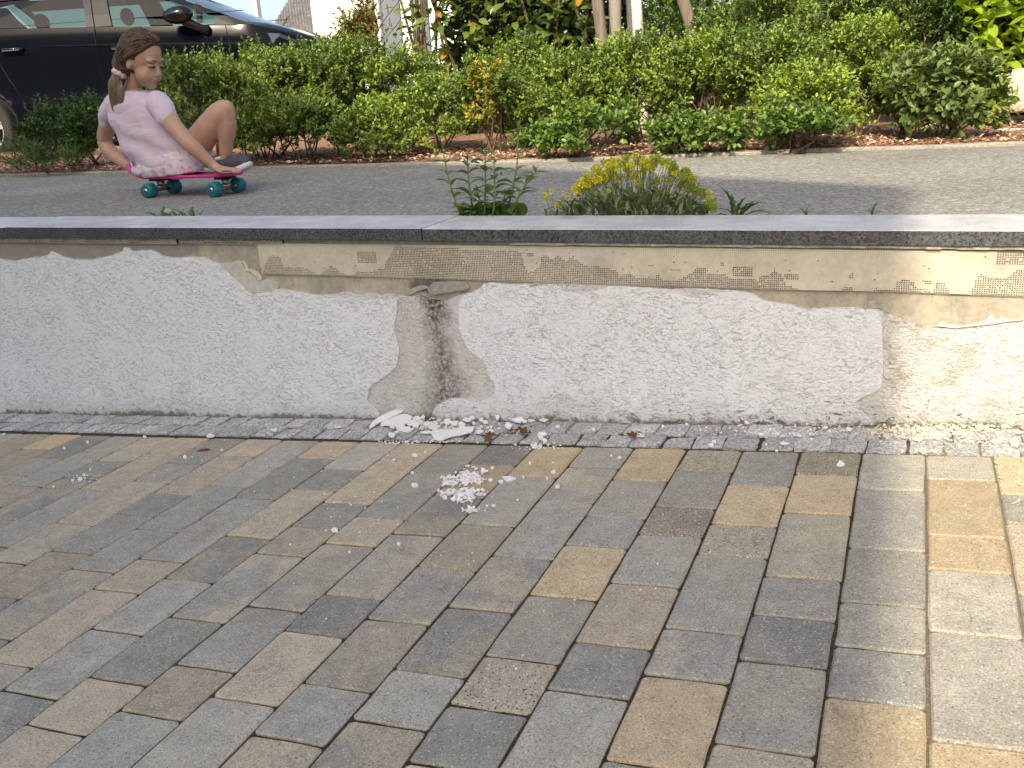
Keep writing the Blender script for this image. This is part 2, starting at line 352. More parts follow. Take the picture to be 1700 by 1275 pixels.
def asphalt_mat():
    m, nt, p = M_('old_asphalt'); v = pos(nt)
    n = noise(nt, v, 120, 4, 0.8); b = noise(nt, v, 1.6, 4, 0.6); mid = noise(nt, v, 30, 3, 0.6)
    c = ramp(nt, n, [(0.28, (0.135, 0.130, 0.118)), (0.5, (0.265, 0.255, 0.230)), (0.74, (0.48, 0.46, 0.41))])
    c = mix(nt, 1.0, c, ramp(nt, b, [(0.3, 0.86), (0.7, 1.12)]), 'MULTIPLY'); c = mix(nt, 1.0, c, ramp(nt, mid, [(0.3, 0.9), (0.7, 1.1)]), 'MULTIPLY')
    sp2 = noise(nt, v, 62, 2, 0.7); c = mix(nt, 1.0, c, ramp(nt, sp2, [(0.3, 0.62), (0.5, 0.98), (0.70, 1.55)]), 'MULTIPLY')
    # red grit washed out of the bed
    sp = nt.nodes.new('ShaderNodeSeparateXYZ'); nt.links.new(v, sp.inputs[0])
    k = ramp(nt, val(nt, sp.outputs[1], 'ADD', val(nt, b, 'MULTIPLY', 0.5)), [(4.70 / 8, 0.0), (5.0 / 8, 0.35)]) if False else None
    nt.links.new(c, p.inputs['Base Color']); setp(p, Roughness=0.9, Specular_IOR_Level=0.35); bump(nt, p, n, 0.8, 0.005); return m
MASP = asphalt_mat()
def mulch_mat():
    m, nt, p = M_('bark_mulch'); v = pos(nt)
    n = noise(nt, v, 70, 4, 0.75, 0.8); b = noise(nt, v, 4, 3)
    c = ramp(nt, n, [(0.3, (0.13, 0.07, 0.045)), (0.5, (0.42, 0.245, 0.16)), (0.72, (0.62, 0.46, 0.35))])
    c = mix(nt, 1.0, c, ramp(nt, b, [(0.3, 0.75), (0.7, 1.15)]), 'MULTIPLY')
    nt.links.new(c, p.inputs['Base Color']); setp(p, Roughness=1.0, Specular_IOR_Level=0.1); bump(nt, p, n, 1.0, 0.02); return m
MMUL = mulch_mat()
MCURB = granite_mat('kerb_concrete', (0.25, 0.23, 0.20), (0.36, 0.335, 0.30), 70, 0.9, 0.7)

# ================================================================== DRIVEWAY: sloping bed + pavers laid in courses square to the wall
def drv(x, y, h=0.0): return Vector((x, y, zbase(x))) + Vector(PN) * h
drive = obj('driveway', [drv(-14, -14, -0.0055), drv(10, -14, -0.0055), drv(10, 2.46, -0.0055), drv(-14, 2.46, -0.0055)], [(0, 1, 2, 3)], MSOIL, kind='structure')
PW = 0.14; OFFS = -0.0280486
ROWS = {  # course -> (joint positions in paver widths from the wall side, colour of each stone)
 -2: ([14.5, 13.5, 11.5, 10.5, 8.5, 7.0], 'ogtgtgt'), -1: ([15, 13, 12, 10.5, 8.5, 7.0], 'goollogt'), 0: ([14.5, 12.5, 11, 10, 9, 7.0, 6], 'ggggdogt'),
 1: ([15, 13.5, 11.5, 10.5, 9.5, 8, 6.5], 'somgdgtg'), 2: ([14.5, 13, 12, 10, 9, 7.5, 6], 'dosgmogt'), 3: ([15, 13.5, 12.5, 11, 9.5, 8.5, 6.5], 'sgsgtdgt'),
 4: ([14.5, 13, 12, 10.5, 9, 8, 7, 5.5], 'ogdogsdtg'), 5: ([15, 13.5, 11.5, 10, 8.5, 7.5, 6], 'gmgmmgmt'), 6: ([14.5, 12.5, 11, 9.5, 8, 7, 5.5], 'ogtmmdtg'),
 7: ([15, 13.5, 12, 10, 9, 7.5, 6], 'dommdtgt'), 8: ([14.5, 12.5, 11.5, 9.5, 8, 7, 5.5], 'ggtmltgm'), 9: ([15, 13, 12, 11, 9, 7.5, 6.5, 5], 'ttgtmgttg'),
 10: ([14.5, 13.5, 11.5, 10, 8.5, 7, 6], 'lgtmlldt'), 11: ([15, 13, 12, 10.5, 9.5, 7.5, 6], 'tgglttmt'), 12: ([14.5, 13.5, 11.5, 10, 8, 6.5], 'llglmmg'),
 13: ([15, 13, 12, 10.5, 9, 7], 'ttgltmt'), 14: ([14.5, 13.5, 11.5, 10, 8.5], 'gltmtg'), 15: ([15, 13, 12, 10.5, 9], 'ttggmt'),
 16: ([14.5, 13.5, 11.5, 10, 8.5], 'tgmtgl'), 17: ([15, 13, 12, 10.5, 9], 'ggtgmt'), 18: ([14.5, 13.5, 11.5, 10], 'dgttg'), 19: ([15, 13, 12, 10], 'ottgm'),
 20: ([14.5, 13.5, 11.5], 'ttgm'), 21: ([15, 13, 12], 'gttg'), 22: ([14.5, 13.5], 'tgt'), 23: ([15, 13], 'gtg')}
def paver_mesh(L, seed, joined=None, M=None):
    r = random.Random(seed); g = joined or Geo(); hx = (PW - 0.0052) / 2; hy = (L * PW - 0.0052) / 2; c = 0.0065
    prof = []
    for sx, sy in ((1, 1), (-1, 1), (-1, -1), (1, -1)):
        cx, cy = sx * (hx - c), sy * (hy - c); a0 = {(1, 1): 0, (-1, 1): 90, (-1, -1): 180, (1, -1): 270}[(sx, sy)]
        for a in (0, 45, 90): prof.append([cx + c * math.cos(R_(a0 + a)), cy + c * math.sin(R_(a0 + a))])
        for f in (0.55, 0.0, -0.55):
            nx = {(1, 1): (f * (hx - c), hy), (-1, 1): (-hx, f * (hy - c)), (-1, -1): (-f * (hx - c), -hy), (1, -1): (hx, -f * (hy - c))}[(sx, sy)]; prof.append(list(nx))
    for q in prof: q[0] += r.uniform(-0.0014, 0.0010); q[1] += r.uniform(-0.0014, 0.0010)
    top = [Vector((x * (1 - 0.0035 / hx), y * (1 - 0.0035 / hy), 0.0)) for x, y in prof]; mid = [Vector((x, y, -0.0032 + r.uniform(-0.0006, 0.0006))) for x, y in prof]; low = [Vector((x, y, -0.03)) for x, y in prof]
    R3 = [low, mid, top]
    if M is not None: R3 = [[M @ v for v in q] for q in R3]
    n = len(prof); b = len(g.V)
    for q in R3: g.V += [tuple(v) for v in q]
    for i in range(2):
        for k in range(n):
            k2 = (k + 1) % n; g.F.append((b + i * n + k, b + i * n + k2, b + (i + 1) * n + k2, b + (i + 1) * n + k))
    g.F.append(tuple(b + 2 * n + k for k in range(n)))
    return g
PMESH = {}
for L in (1, 1.5, 2):
    for s in range(5):
        g = paver_mesh(L, int(L * 100) + s); PMESH[(L, s)] = mesh('paver', g.V, g.F, PM['g'])
PROT = Matrix((tuple(PU), tuple(PV), tuple(PN))).transposed()
rest = {}
npav = 0
for k in range(-9, 34):
    js, cols = ROWS.get(k, (None, None))
    if js is None:
        js = []; t = 15.0 if k % 2 else 14.5; rr = random.Random(k); cols = ''
        while t > 4: js.append(t); t -= rr.choice((1, 1.5, 2))
        cols = ''.join(rr.choice('gtgtmdlo') for _ in range(40))
    else:
        js = list(js); rr = random.Random(k + 99); t = js[-1] - rr.choice((1, 1.5, 2)); cols = cols[:len(js)]
        while t > 2: js.append(t); t -= rr.choice((1, 1.5, 2))
        cols = (ROWS[k][1] + ''.join(rr.choice('gtgtmdlo') for _ in range(20)))
    edges = [16.07] + [j + 0.06 for j in js]
    for i, (a, b) in enumerate(zip(edges[:-1], edges[1:])):
        L = round((a - b) * 2) / 2; L = min(2, max(1, L))
        u = (-(k + 0.5) - OFFS) * PW; v = (a + b) / 2 * PW
        P = Vector(PU) * u + Vector(PV) * v + Vector(PN) * rnd.uniform(-0.0012, 0.0008)
        rot = (PROT.to_4x4() @ Matrix.Rotation(R_(rnd.uniform(-0.25, 0.25)), 4, 'X') @ Matrix.Rotation(R_(rnd.uniform(-0.4, 0.4)), 4, 'Y') @ Matrix.Rotation(R_(rnd.uniform(-0.45, 0.45)), 4, 'Z'))
        if rnd.random() < 0.5: rot = rot @ Matrix.Rotation(math.pi, 4, 'Z')
        c = cols[i % len(cols)]
        d = np.array(P) - CAM; zc = d.dot(FW); px = d.dot(RT) / zc * FPX + 850 if zc > 0.2 else -9e9; py = 637.5 - d.dot(UP) / zc * FPX if zc > 0.2 else 9e9
        if zc > 0.2 and -110 < px < 1810 and py < 1370 and npav < 298:
            npav += 1
            o = bpy.data.objects.new('paver', PMESH[(L, rnd.randrange(5))]); o.matrix_basis = Matrix.Translation(P) @ rot
            link(o, drive); o.material_slots[0].link = 'OBJECT'; o.material_slots[0].material = PM[c]
        else:
            paver_mesh(L, rnd.randrange(99), rest.setdefault(c if c in 'gtd' else 'g', Geo()), Matrix.Translation(P) @ rot)
for i, (c, g) in enumerate(rest.items()):
    g.out('outlying_pavers', PM[c], drive, kind='stuff')

# two rows of granite setts between pavers and wall
def cobble_mesh(seed):
    r = random.Random(seed); g = Geo(); hx = r.uniform(0.036, 0.044); hy = 0.0425; n = 5
    for j in range(n):
        for i in range(n):
            x = (i / (n - 1) * 2 - 1); y = (j / (n - 1) * 2 - 1); e = max(abs(x), abs(y))
            z = -0.005 * (e ** 8) + r.uniform(-0.0022, 0.0022)
            k = 1 - 0.03 * (abs(x * y) ** 2)
            g.V.append((x * hx * k + r.uniform(-0.0022, 0.0022), y * hy * k + r.uniform(-0.0022, 0.0022), z))
    for j in range(n - 1):
        for i in range(n - 1): a = j * n + i; g.F.append((a, a + 1, a + n + 1, a + n))
    rim = [i for i in range(n)] + [n * j + n - 1 for j in range(1, n)] + [n * (n - 1) + i for i in range(n - 2, -1, -1)] + [n * j for j in range(n - 2, 0, -1)]
    b = len(g.V)
    for q in rim: x, y, z = g.V[q]; g.V.append((x * 1.0, y * 1.0, -0.04))
    for q in range(len(rim)):
        q2 = (q + 1) % len(rim); g.F.append((rim[q2], rim[q], b + q, b + q2))
    me = mesh('cobblestone', g.V, g.F, MCOB); me['hx'] = hx; return me
CME = [cobble_mesh(900 + i) for i in range(10)]
for row, yc in enumerate((2.300, 2.388)):
    x = -5.6 + row * 0.03
    while x < 1.9:
        me = CME[rnd.randrange(10)]; hx = me['hx']; x += hx
        o = bpy.data.objects.new('cobblestone', me)
        o.matrix_basis = Matrix.Translation(drv(x, yc + rnd.uniform(-0.003, 0.003), rnd.uniform(0.0005, 0.006))) @ PROT.to_4x4() @ Matrix.Rotation(R_(rnd.uniform(-3, 3)), 4, 'X') @ Matrix.Rotation(R_(rnd.uniform(-3, 3)), 4, 'Y') @ Matrix.Rotation(R_(rnd.uniform(-4, 4)), 4, 'Z')
        link(o, drive); x += hx + rnd.choice((-0.001, 0.001, 0.002, 0.003, 0.007))
fl = Geo()   # grout between the setts
fl.add([drv(-14, 2.25, 0.0), drv(10, 2.25, 0.0), drv(10, 2.455, 0.001), drv(-14, 2.455, 0.001)], [(0, 1, 2, 3)])
fl.V = [tuple(Vector(v) - Vector(PN) * 0.006) for v in fl.V]
fl.out('sett_grout', plain('sett_grout', (0.20, 0.185, 0.16), 1.0, var=0.6, scale=90, bmp=0.8), drive)

# ================================================================== RETAINING WALL
wall = thing('retaining_wall', 'low white plastered wall with peeling render, beige mesh and dark granite coping', 'wall', (-1.5, YW, zbase(-1.5)))
g = Geo(); g.box((-2, (YW + 0.010 + 2.66) / 2, -0.42), (24, 2.66 - YW - 0.010, 1.745)); g.out('wall_core', MBASE, wall)
def jitter(pts, step=6.0, amp=1.0, seed=1):
    r = random.Random(seed); out = []
    for (x0, y0), (x1, y1) in zip(pts[:-1], pts[1:]):
        n = max(1, int(math.hypot(x1 - x0, y1 - y0) / step))
        for i in range(n):
            t = i / n; j = amp if i else amp * 0.3
            out.append((x0 + (x1 - x0) * t + r.uniform(-j, j), y0 + (y1 - y0) * t + r.uniform(-j, j)))
    out.append(pts[-1]); return out
def sheet(name, px, Y, thick, mat, parent=wall, **k):
    g = Geo(); g.prism([onY(x, y, Y) for x, y in px], (0, thick, 0)); return g.out(name, mat, parent, **k)
TOP_L = [(-260, 436), (-120, 430), (0, 430.7), (12, 433), (23.5, 434.4), (35, 431.5), (54, 428.5), (70.6, 430), (79, 425.6), (84.5, 418), (94, 422.6), (106, 428.5), (125, 432), (153, 432.6), (165, 428.5), (187, 425), (203, 418), (206, 411), (213, 412), (218, 417.5), (232, 418.5), (250, 416), (259, 420), (268, 425.6), (288.5, 429), (319, 427), (335.6, 428), (349, 433), (365, 439), (372, 445), (384, 458), (396, 467), (407.6, 481.5), (416.5, 486), (450, 485.6), (462, 479.7), (470, 481.5), (485, 483), (499, 486), (523, 491), (543.5, 494), (573, 496), (602, 493), (624, 496), (646.5, 496), (659.6, 492)]
SIDE_L = [(658.6, 515), (654.7, 536.7), (656.7, 556), (662.5, 580), (660.6, 599), (656.7, 611), (637, 627), (619, 637), (611.6, 646.5), (610, 666), (627, 680), (629, 688), (632, 720)]
SIDE_R = [(795.6, 480), (783, 486), (766.5, 491), (762.5, 505), (761.6, 525), (762.5, 548), (768.4, 564), (780, 582), (786, 587.6), (802, 597.5), (807.6, 607), (809.6, 621), (817.5, 633), (822, 644.5), (821, 652), (815.5, 658), (798, 666), (776, 664), (762.5, 661), (747, 662), (727, 672), (719.4, 682), (714, 694), (712, 722)]
TOP_R = [(803, 472.6), (814.7, 470), (832, 471), (847, 474), (869, 473), (891, 474), (913, 474), (929, 480), (950, 486), (969, 487), (999, 480), (1013.5, 475), (1043, 476), (1072, 478), (1102, 481), (1116.5, 485.6), (1146, 494), (1175, 494), (1195, 484), (1234, 485), (1250.6, 490), (1268, 499), (1289, 502.5), (1308, 506), (1327, 510), (1340, 514), (1356.5, 513.5), (1386, 512), (1409, 513.5), (1430, 512), (1456, 516)]
SIDE_RR = [(1463, 528), (1465, 560), (1466, 600), (1464, 640), (1452, 651), (1430, 660), (1418, 668), (1430, 680), (1448, 700), (1456, 716), (1458, 745)]
UTOP = [(-260, 435), (0, 429.5), (23.5, 433.2), (54, 427.5), (79, 424), (84.5, 417), (106, 427), (125, 430.5), (153, 431), (187, 423.5), (203, 416), (213, 410.5), (218, 416), (250, 414.6), (268, 424), (288.5, 427.5), (335.6, 426.5), (365, 437.5), (385, 435.5), (396, 433.5), (402, 434), (406, 443), (408, 450), (415, 452), (423, 457), (428, 466.5), (436, 464.5), (450, 464.5), (460, 469), (463, 476), (462, 479), (470, 480), (499, 484), (523, 489.5), (535, 489.5), (573, 485), (602, 484.7), (620, 487), (632, 489.5), (645, 487), (661, 489.5), (687.6, 491), (699, 490), (709, 493), (717.6, 497.6), (734, 500), (750, 495), (762, 489), (782, 485), (795.6, 478.5), (803, 471), (814.7, 468.6), (847, 472), (898, 470), (950, 470), (1002, 473.5), (1043, 474.5), (1072, 476.5), (1116, 480), (1138.5, 477.5), (1190, 479.7), (1234, 483.4), (1250.6, 488.5), (1268, 497.5), (1308, 504.5), (1340, 512.5), (1386, 510.5), (1430, 510.5), (1456, 512), (1469, 517), (1479, 521.8), (1494, 528), (1509, 535), (1535, 540), (1560, 544), (1585, 544), (1609, 541), (1629, 539), (1651, 536.6), (1667, 533), (1700, 531.7), (1900, 520), (2050, 518)]
sheet('undercoat', jitter(UTOP, 5, 0.9, 3) + [(2050, 800), (-260, 760)], YW + 0.004, 0.008, MUND)
sheet('plaster_coat', jitter(TOP_L + SIDE_L, 5, 0.8, 4) + [(-260, 760)], YW - 0.0015, 0.0075, MPLA, label='white plaster sheet left of the dark stain')
sheet('plaster_coat', jitter(SIDE_R[::-1] + TOP_R + SIDE_RR, 5, 0.8, 5) + [(1440, 760), (712, 740)], YW - 0.0015, 0.0075, MPLA, label='white plaster sheet right of the dark stain')
# loose pieces still hanging on the edge
def chunk(px, Y, th, tilt, mat, name='loose_plaster'):
    P = [onY(x, y, Y) for x, y in px]; zm = min(q[2] for q in P)
    P = [Vector((q[0], q[1] - (q[2] - zm) * tilt, q[2])) for q in P]; g = Geo(); g.prism(P, (0, th, 0)); return g.out(name, mat, wall)
chunk(jitter([(711, 479), (716, 473), (722, 468), (735, 467.5), (748, 466.2), (760, 467.4), (771, 466.4), (776, 471), (780, 477), (770, 481.5), (759, 482), (750, 484.5), (735, 486), (722, 489.5), (714, 487), (711, 479)], 5, 0.5, 8)[:-1], YW - 0.001, 0.010, 0.30, MGREY)
chunk(jitter([(672, 490), (680, 481), (690, 476.5), (701, 474), (711, 478), (704, 480), (692, 483), (684, 489), (672, 490)], 5, 0.4, 9)[:-1], YW + 0.001, 0.008, 0.0, MGREY)
chunk(jitter([(365, 439.5), (374, 437.5), (385, 435.5), (396, 433.8), (402, 434.3), (405, 444), (408, 451), (415, 453), (423, 459), (427, 466.5), (436, 465), (450, 465), (459, 469), (463, 476), (460, 480.5), (450, 485), (430, 485), (416.5, 485.5), (407.6, 481), (396, 466.5), (384, 457.5), (372, 444.5), (365, 439.5)], 5, 0.5, 10)[:-1], YW + 0.0005, 0.006, 0.02, plain('greyish_plaster', (0.55, 0.53, 0.48), 0.95, var=0.18, scale=45, bmp=0.6))
chunk(jitter([(403, 434), (409, 437), (413, 446), (419, 446), (427, 451), (434, 460), (435, 464), (428, 466), (424, 458), (414, 451), (407, 449), (403, 434)], 4, 0.5, 11)[:-1], YW - 0.004, 0.003, 0.0, plain('pale_plaster_lip', (0.60, 0.55, 0.45), 0.95, var=0.2, scale=60, bmp=0.4))
chunk([(879, 474), (886, 469.5), (893, 468), (897, 469), (889, 473), (882, 475)], YW - 0.004, 0.003, 0.3, MFIL)
chunk(jitter([(1431, 512), (1437, 506), (1436, 503), (1444, 500), (1450, 499.5), (1454, 496), (1455, 502), (1460, 505), (1468, 505), (1473, 511), (1478, 520), (1470, 517), (1458, 511), (1445, 511.5), (1431, 512)], 4, 0.5, 12)[:-1], YW + 0.001, 0.006, 0.0, MGREY)
chunk(jitter([(1554, 541), (1562, 534.5), (1567, 533), (1569, 539), (1600, 540.5), (1625, 537), (1640, 528), (1648, 523), (1651, 530), (1657, 532), (1662, 525), (1668, 530), (1690, 531), (1700, 531), (1670, 534), (1651, 537.6), (1629, 540), (1609, 542), (1585, 545), (1554, 541)], 4, 0.5, 13)[:-1], YW - 0.002, 0.005, 0.0, plain('cream_flake_lip', (0.68, 0.64, 0.55), 0.95, var=0.1, scale=60, bmp=0.4))

# glass-fibre mesh strip: a sheet with a square hole wherever the photo shows one
MB = [(-2, 0)]
def line_z(pts, Y):
    q = [onY(x, y, Y) for x, y in pts]; return [p[0] for p in q], [p[2] for p in q]
mbx, mbz = line_z([(430, 455), (520, 457), (700, 462.5), (850, 467.5), (1000, 473), (1150, 476.5), (1300, 481.5), (1480, 484.5), (1600, 489), (1690, 492), (1900, 500)], YW)
env = [(430, 452), (437, 445), (444, 430), (452, 424), (466, 428), (470, 448), (478, 441), (485, 446), (497, 442), (512, 447), (519, 452), (526, 456), (534, 456), (540, 448), (548, 442), (558, 446), (566, 453), (578, 456), (588, 455), (593, 450), (612, 453), (628, 447), (638, 445), (640, 432), (647, 426), (655, 408), (862, 418), (866, 425), (870, 440), (876, 450), (884, 450), (895, 444), (899, 422), (908, 424), (914, 430), (920, 431), (925, 424), (935, 432), (941, 433), (947, 427), (952, 430), (960, 434), (968, 440), (990, 441), (998, 445), (1022, 448), (1027, 460), (1035, 454), (1046, 454), (1054, 461), (1070, 462), (1074, 461), (1086, 461), (1092, 455), (1098, 465), (1110, 465), (1122, 466), (1132, 462), (1140, 458), (1152, 449), (1158, 445), (1172, 445), (1177, 454), (1190, 454), (1203, 456), (1212, 463), (1250, 465), (1258, 463), (1268, 456), (1276, 458), (1283, 450), (1287, 444), (1290, 454), (1298, 456), (1303, 470), (1306, 476), (1328, 478), (1332, 486), (1398, 486), (1400, 476), (1416, 476), (1418, 488), (1450, 488), (1452, 476), (1460, 482), (1484, 481), (1488, 470), (1500, 464), (1508, 465), (1518, 470), (1522, 480), (1542, 481), (1546, 490), (1556, 470), (1566, 468), (1576, 484), (1580, 490), (1612, 488), (1618, 468), (1625, 456), (1633, 454), (1640, 461), (1670, 462), (1678, 456), (1690, 448), (1700, 446), (1900, 440)]
ex, ez = line_z(env, YW)
patches = [(590, 418, 626, 437), (1215, 444, 1250, 461), (1074, 439, 1084, 443), (1196, 437, 1202, 441), (1303, 456, 1326, 464), (1408, 452, 1416, 464), (1656, 418, 1700, 442), (1603, 430, 1612, 433), (1533, 465, 1545, 472), (1112, 446, 1130, 449), (875, 421, 884, 427)]
PZ = [(onY(a, b, YW), onY(c, d, YW)) for a, b, c, d in patches]
pit = 0.0052; hole = 0.0031
g = Geo(); yF = YW + 0.0025; x0 = onY(430, 430, YW)[0]; ncol = int((1.2 - x0) / pit)
ztop0 = 0.4405
for i in range(ncol):
    xa = x0 + i * pit; xc = xa + pit / 2
    zb = float(np.interp(xc, mbx, mbz)); ze = float(np.interp(xc, ex, ez))
    nr = int((ztop0 - zb) / pit); run = None
    for j in range(nr + 1):
        za = zb + j * pit; zc2 = za + pit / 2; top = ztop0 if j == nr else za + pit
        op = zc2 < ze
        for a, b in PZ:
            if a[0] < xc < b[0] and b[2] < zc2 < a[2]: op = True
        if op and rnd.random() < 0.035: op = False
        if not op and rnd.random() < 0.006 and zc2 < 0.43: op = True
        if j == nr: op = False
        if op:
            if run is not None: g.add([(xa, yF, run), (xa + pit, yF, run), (xa + pit, yF, za), (xa, yF, za)], [(0, 1, 2, 3)]); run = None
            s = (pit - hole) / 2 * rnd.uniform(0.8, 1.15); jx = rnd.uniform(-0.0003, 0.0003); jz = rnd.uniform(-0.0003, 0.0003)
            o4 = [(xa, za), (xa + pit, za), (xa + pit, za + pit), (xa, za + pit)]; i4 = [(xa + s + jx, za + s + jz), (xa + pit - s + jx, za + s + jz), (xa + pit - s + jx, za + pit - s + jz), (xa + s + jx, za + pit - s + jz)]
            V = [(x, yF, z) for x, z in o4] + [(x, yF - 0.0004, z) for x, z in i4] + [(x, yF + 0.0012, z) for x, z in i4]
            F = [(k, (k + 1) % 4, 4 + (k + 1) % 4, 4 + k) for k in range(4)] + [(4 + k, 4 + (k + 1) % 4, 8 + (k + 1) % 4, 8 + k) for k in range(4)]
            g.add(V, F)
        elif run is None: run = za
    if run is not None: g.add([(xa, yF, run), (xa + pit, yF, run), (xa + pit, yF, ztop0), (xa, yF, ztop0)], [(0, 1, 2, 3)])
g.out('fibreglass_mesh', MFIL, wall, kind='stuff')
g = Geo(); n = 60
for i in range(n):
    xa = x0 + 0.002 + i * (1.2 - x0) / n; xb = xa + (1.2 - x0) / n; za = float(np.interp(xa, mbx, mbz)) + 0.0015; zb = float(np.interp(xb, mbx, mbz)) + 0.0015
    g.add([(xa, YW + 0.0058, za), (xb, YW + 0.0058, zb), (xb, YW + 0.0058, ztop0 - 0.001), (xa, YW + 0.0058, ztop0 - 0.001)], [(0, 1, 2, 3)])
g.out('dark_backing', MDARK, wall)  # dark sheet that shows through the mesh holes
# perforated corner strips at the left end
def bead(xa, xb, zt, zb, seed):
    r = random.Random(seed); g = Geo(); yF = YW + 0.001; p = 0.0075; n = int((xb - xa) / p); rows = 2; hz = (zt - zb) / rows; run = [False] * rows
    openr = [r.random() < 0.5 for _ in range(40)]
    for i in range(n):
        for j in range(rows):
            x = xa + i * p; z = zb + j * hz; op = r.random() < (0.75 if openr[(i // 7 + j * 3) % 40] else 0.08)
            if not op: g.add([(x, yF, z), (x + p, yF, z), (x + p, yF, z + hz), (x, yF, z + hz)], [(0, 1, 2, 3)]); continue
            c = (x + p / 2, z + hz / 2); rad = 0.0022; k8 = 8; O = []
            for q in range(k8):
                a = 2 * math.pi * (q + 0.5) / k8; O.append((c[0] + rad * math.cos(a), c[1] + rad * math.sin(a)))
            sq = [(x + p, z + hz * 0.5), (x + p, z + hz), (x + p * 0.5, z + hz), (x, z + hz), (x, z + hz * 0.5), (x, z), (x + p * 0.5, z), (x + p, z)]
            V = [(a, yF, b) for a, b in sq] + [(a, yF, b) for a, b in O]
            g.add(V, [(q, (q + 1) % 8, 8 + (q + 1) % 8, 8 + q) if False else (q, (q + 1) % 8, 8 + (q) % 8, 8 + (q - 1) % 8) for q in range(8)])
    g.add([(xa, yF, zb), (xb, yF, zb), (xb, yF + 0.008, zb), (xa, yF + 0.008, zb)], [(0, 1, 2, 3)])
    g.out('corner_strip', plain('dusty_strip', (0.36, 0.335, 0.28), 0.8, var=0.2, scale=50), wall)
za = 0.4522; zb = 0.4345
bead(-4.2, onY(294, 405, YW)[0], za, zb, 5); bead(onY(297, 405, YW)[0], onY(470, 405, YW)[0], 0.4522, 0.4375, 6)
g = Geo(); g.add([(-4.2, YW + 0.0075, zb), (onY(470, 405, YW)[0], YW + 0.0075, zb + 0.003), (onY(470, 405, YW)[0], YW + 0.0075, za), (-4.2, YW + 0.0075, za)], [(0, 1, 2, 3)]); g.out('dark_backing', MDARK, wall)
# mortar bed under the coping, broken away at the left
xm = onY(848, 405, YW)[0]; r = random.Random(3); g = Geo(); n = 90
for i in range(n):
    xa = xm + i * (1.9 - xm) / n; xb = xm + (i + 1) * (1.9 - xm) / n; z1 = 0.4455 + r.uniform(-0.0012, 0.0012)
    g.box(((xa + xb) / 2, YW + 0.000 + r.uniform(0, 0.003), (z1 + 0.4525) / 2), (xb - xa, 0.014, 0.4525 - z1))
g.out('mortar_bed', MMORT, wall)
# coping slabs
xj = [-12.0, onZ(22, 374, ZC)[0] - 1.75, onZ(22, 374, ZC)[0], onZ(697, 380, ZC)[0], onZ(697, 380, ZC)[0] + 1.76, onZ(697, 380, ZC)[0] + 3.5, 9.5]
for i, (xa, xb) in enumerate(zip(xj[:-1], xj[1:])):
    bm = bmesh.new(); bmesh.ops.create_cube(bm, size=1)
    dz = (0.002, -0.001, 0.0015, 0, 0.001, 0)[i]; yf = YW - (0.015, 0.013, 0.0145, 0.012, 0.013, 0.013)[i]; yb = 2.685
    for v in bm.verts:
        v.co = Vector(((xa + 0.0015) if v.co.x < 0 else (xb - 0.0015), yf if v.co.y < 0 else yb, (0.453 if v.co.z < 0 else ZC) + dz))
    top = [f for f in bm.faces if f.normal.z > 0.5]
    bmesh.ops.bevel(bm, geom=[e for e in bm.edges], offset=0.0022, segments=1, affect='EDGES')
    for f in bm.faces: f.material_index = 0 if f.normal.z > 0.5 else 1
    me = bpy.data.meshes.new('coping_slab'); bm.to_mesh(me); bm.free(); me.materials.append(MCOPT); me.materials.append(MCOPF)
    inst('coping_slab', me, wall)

# ================================================================== UPPER GROUND, ROAD, KERB, BED
obj('ground', [(-500, 2.665, 0.40), (500, 2.665, 0.40), (500, 700, 0.40), (-500, 700, 0.40)], [(0, 1, 2, 3)], plain('field_ground', (0.13, 0.12, 0.085), 1.0, var=0.3, scale=0.5), kind='structure')
KP = [(-9.5, 4.93)] + [tuple(onZ(x, y, ZR + 0.012)[:2]) for x, y in ((0, 290.5), (200, 285), (420, 278), (640, 272.5), (820, 268), (1000, 262.5), (1300, 250.5), (1700, 237))] + [(1.6, 5.25), (14, 5.7)]
V = []; F = []
for i, (x, y) in enumerate([(-40, 5.2)] + KP + [(40, 6.6)]): V += [(x, 2.66, ZR), (x, y + 0.01, ZR)]
for i in range(len(V) // 2 - 1): F.append((2 * i, 2 * i + 2, 2 * i + 3, 2 * i + 1))
obj('road', V, F, MASP, kind='structure')
kerb = Geo(); pts = [(-40, 5.2)] + KP + [(40, 6.6)]
kr = random.Random(5)
dense = []
for (a, b), (c, d) in zip(pts[:-1], pts[1:]):
    n = max(1, int(math.hypot(c - a, d - b) / 0.12))
    if n > 60: n = 4
    for i in range(n): t = i / n; dense.append((a + (c - a) * t, b + (d - b) * t))
dense.append(pts[-1])
prof = [(0.0, -0.03), (0.0, 0.009), (0.008, 0.016), (0.05, 0.016), (0.055, 0.011), (0.055, -0.03)]
rg = []
for x, y in dense:
    j = kr.uniform(-0.004, 0.004); rg.append([Vector((x, y + a + j, ZR + b + kr.uniform(-0.0025, 0.0025))) for a, b in prof])
kerb.rings(rg); kerb.out('kerb', MCURB, kind='structure')
g = Geo(); nx, ny = 150, 40
ks = sorted(dense)
for j in range(ny + 1):
    for i in range(nx + 1):
        x = -9.4 + i * 11.0 / nx; yk = float(np.interp(x, [q[0] for q in ks], [q[1] for q in ks])) + 0.05; y = yk + (9.0 - yk) * (j / ny) ** 1.6
        h = mnoise.noise(Vector((x * 3, y * 3, 0))) * 0.02 + mnoise.noise(Vector((x * 14, y * 14, 3))) * 0.007
        g.V.append((x, y, ZR + 0.013 + (h + 0.012) * min(1, j / 4)))
for j in range(ny):
    for i in range(nx): a = j * (nx + 1) + i; g.F.append((a, a + 1, a + nx + 2, a + nx + 1))
g.out('mulch_bed', MMUL, smooth=True, kind='structure')
def bed_z(x, y):
    return ZR + 0.02
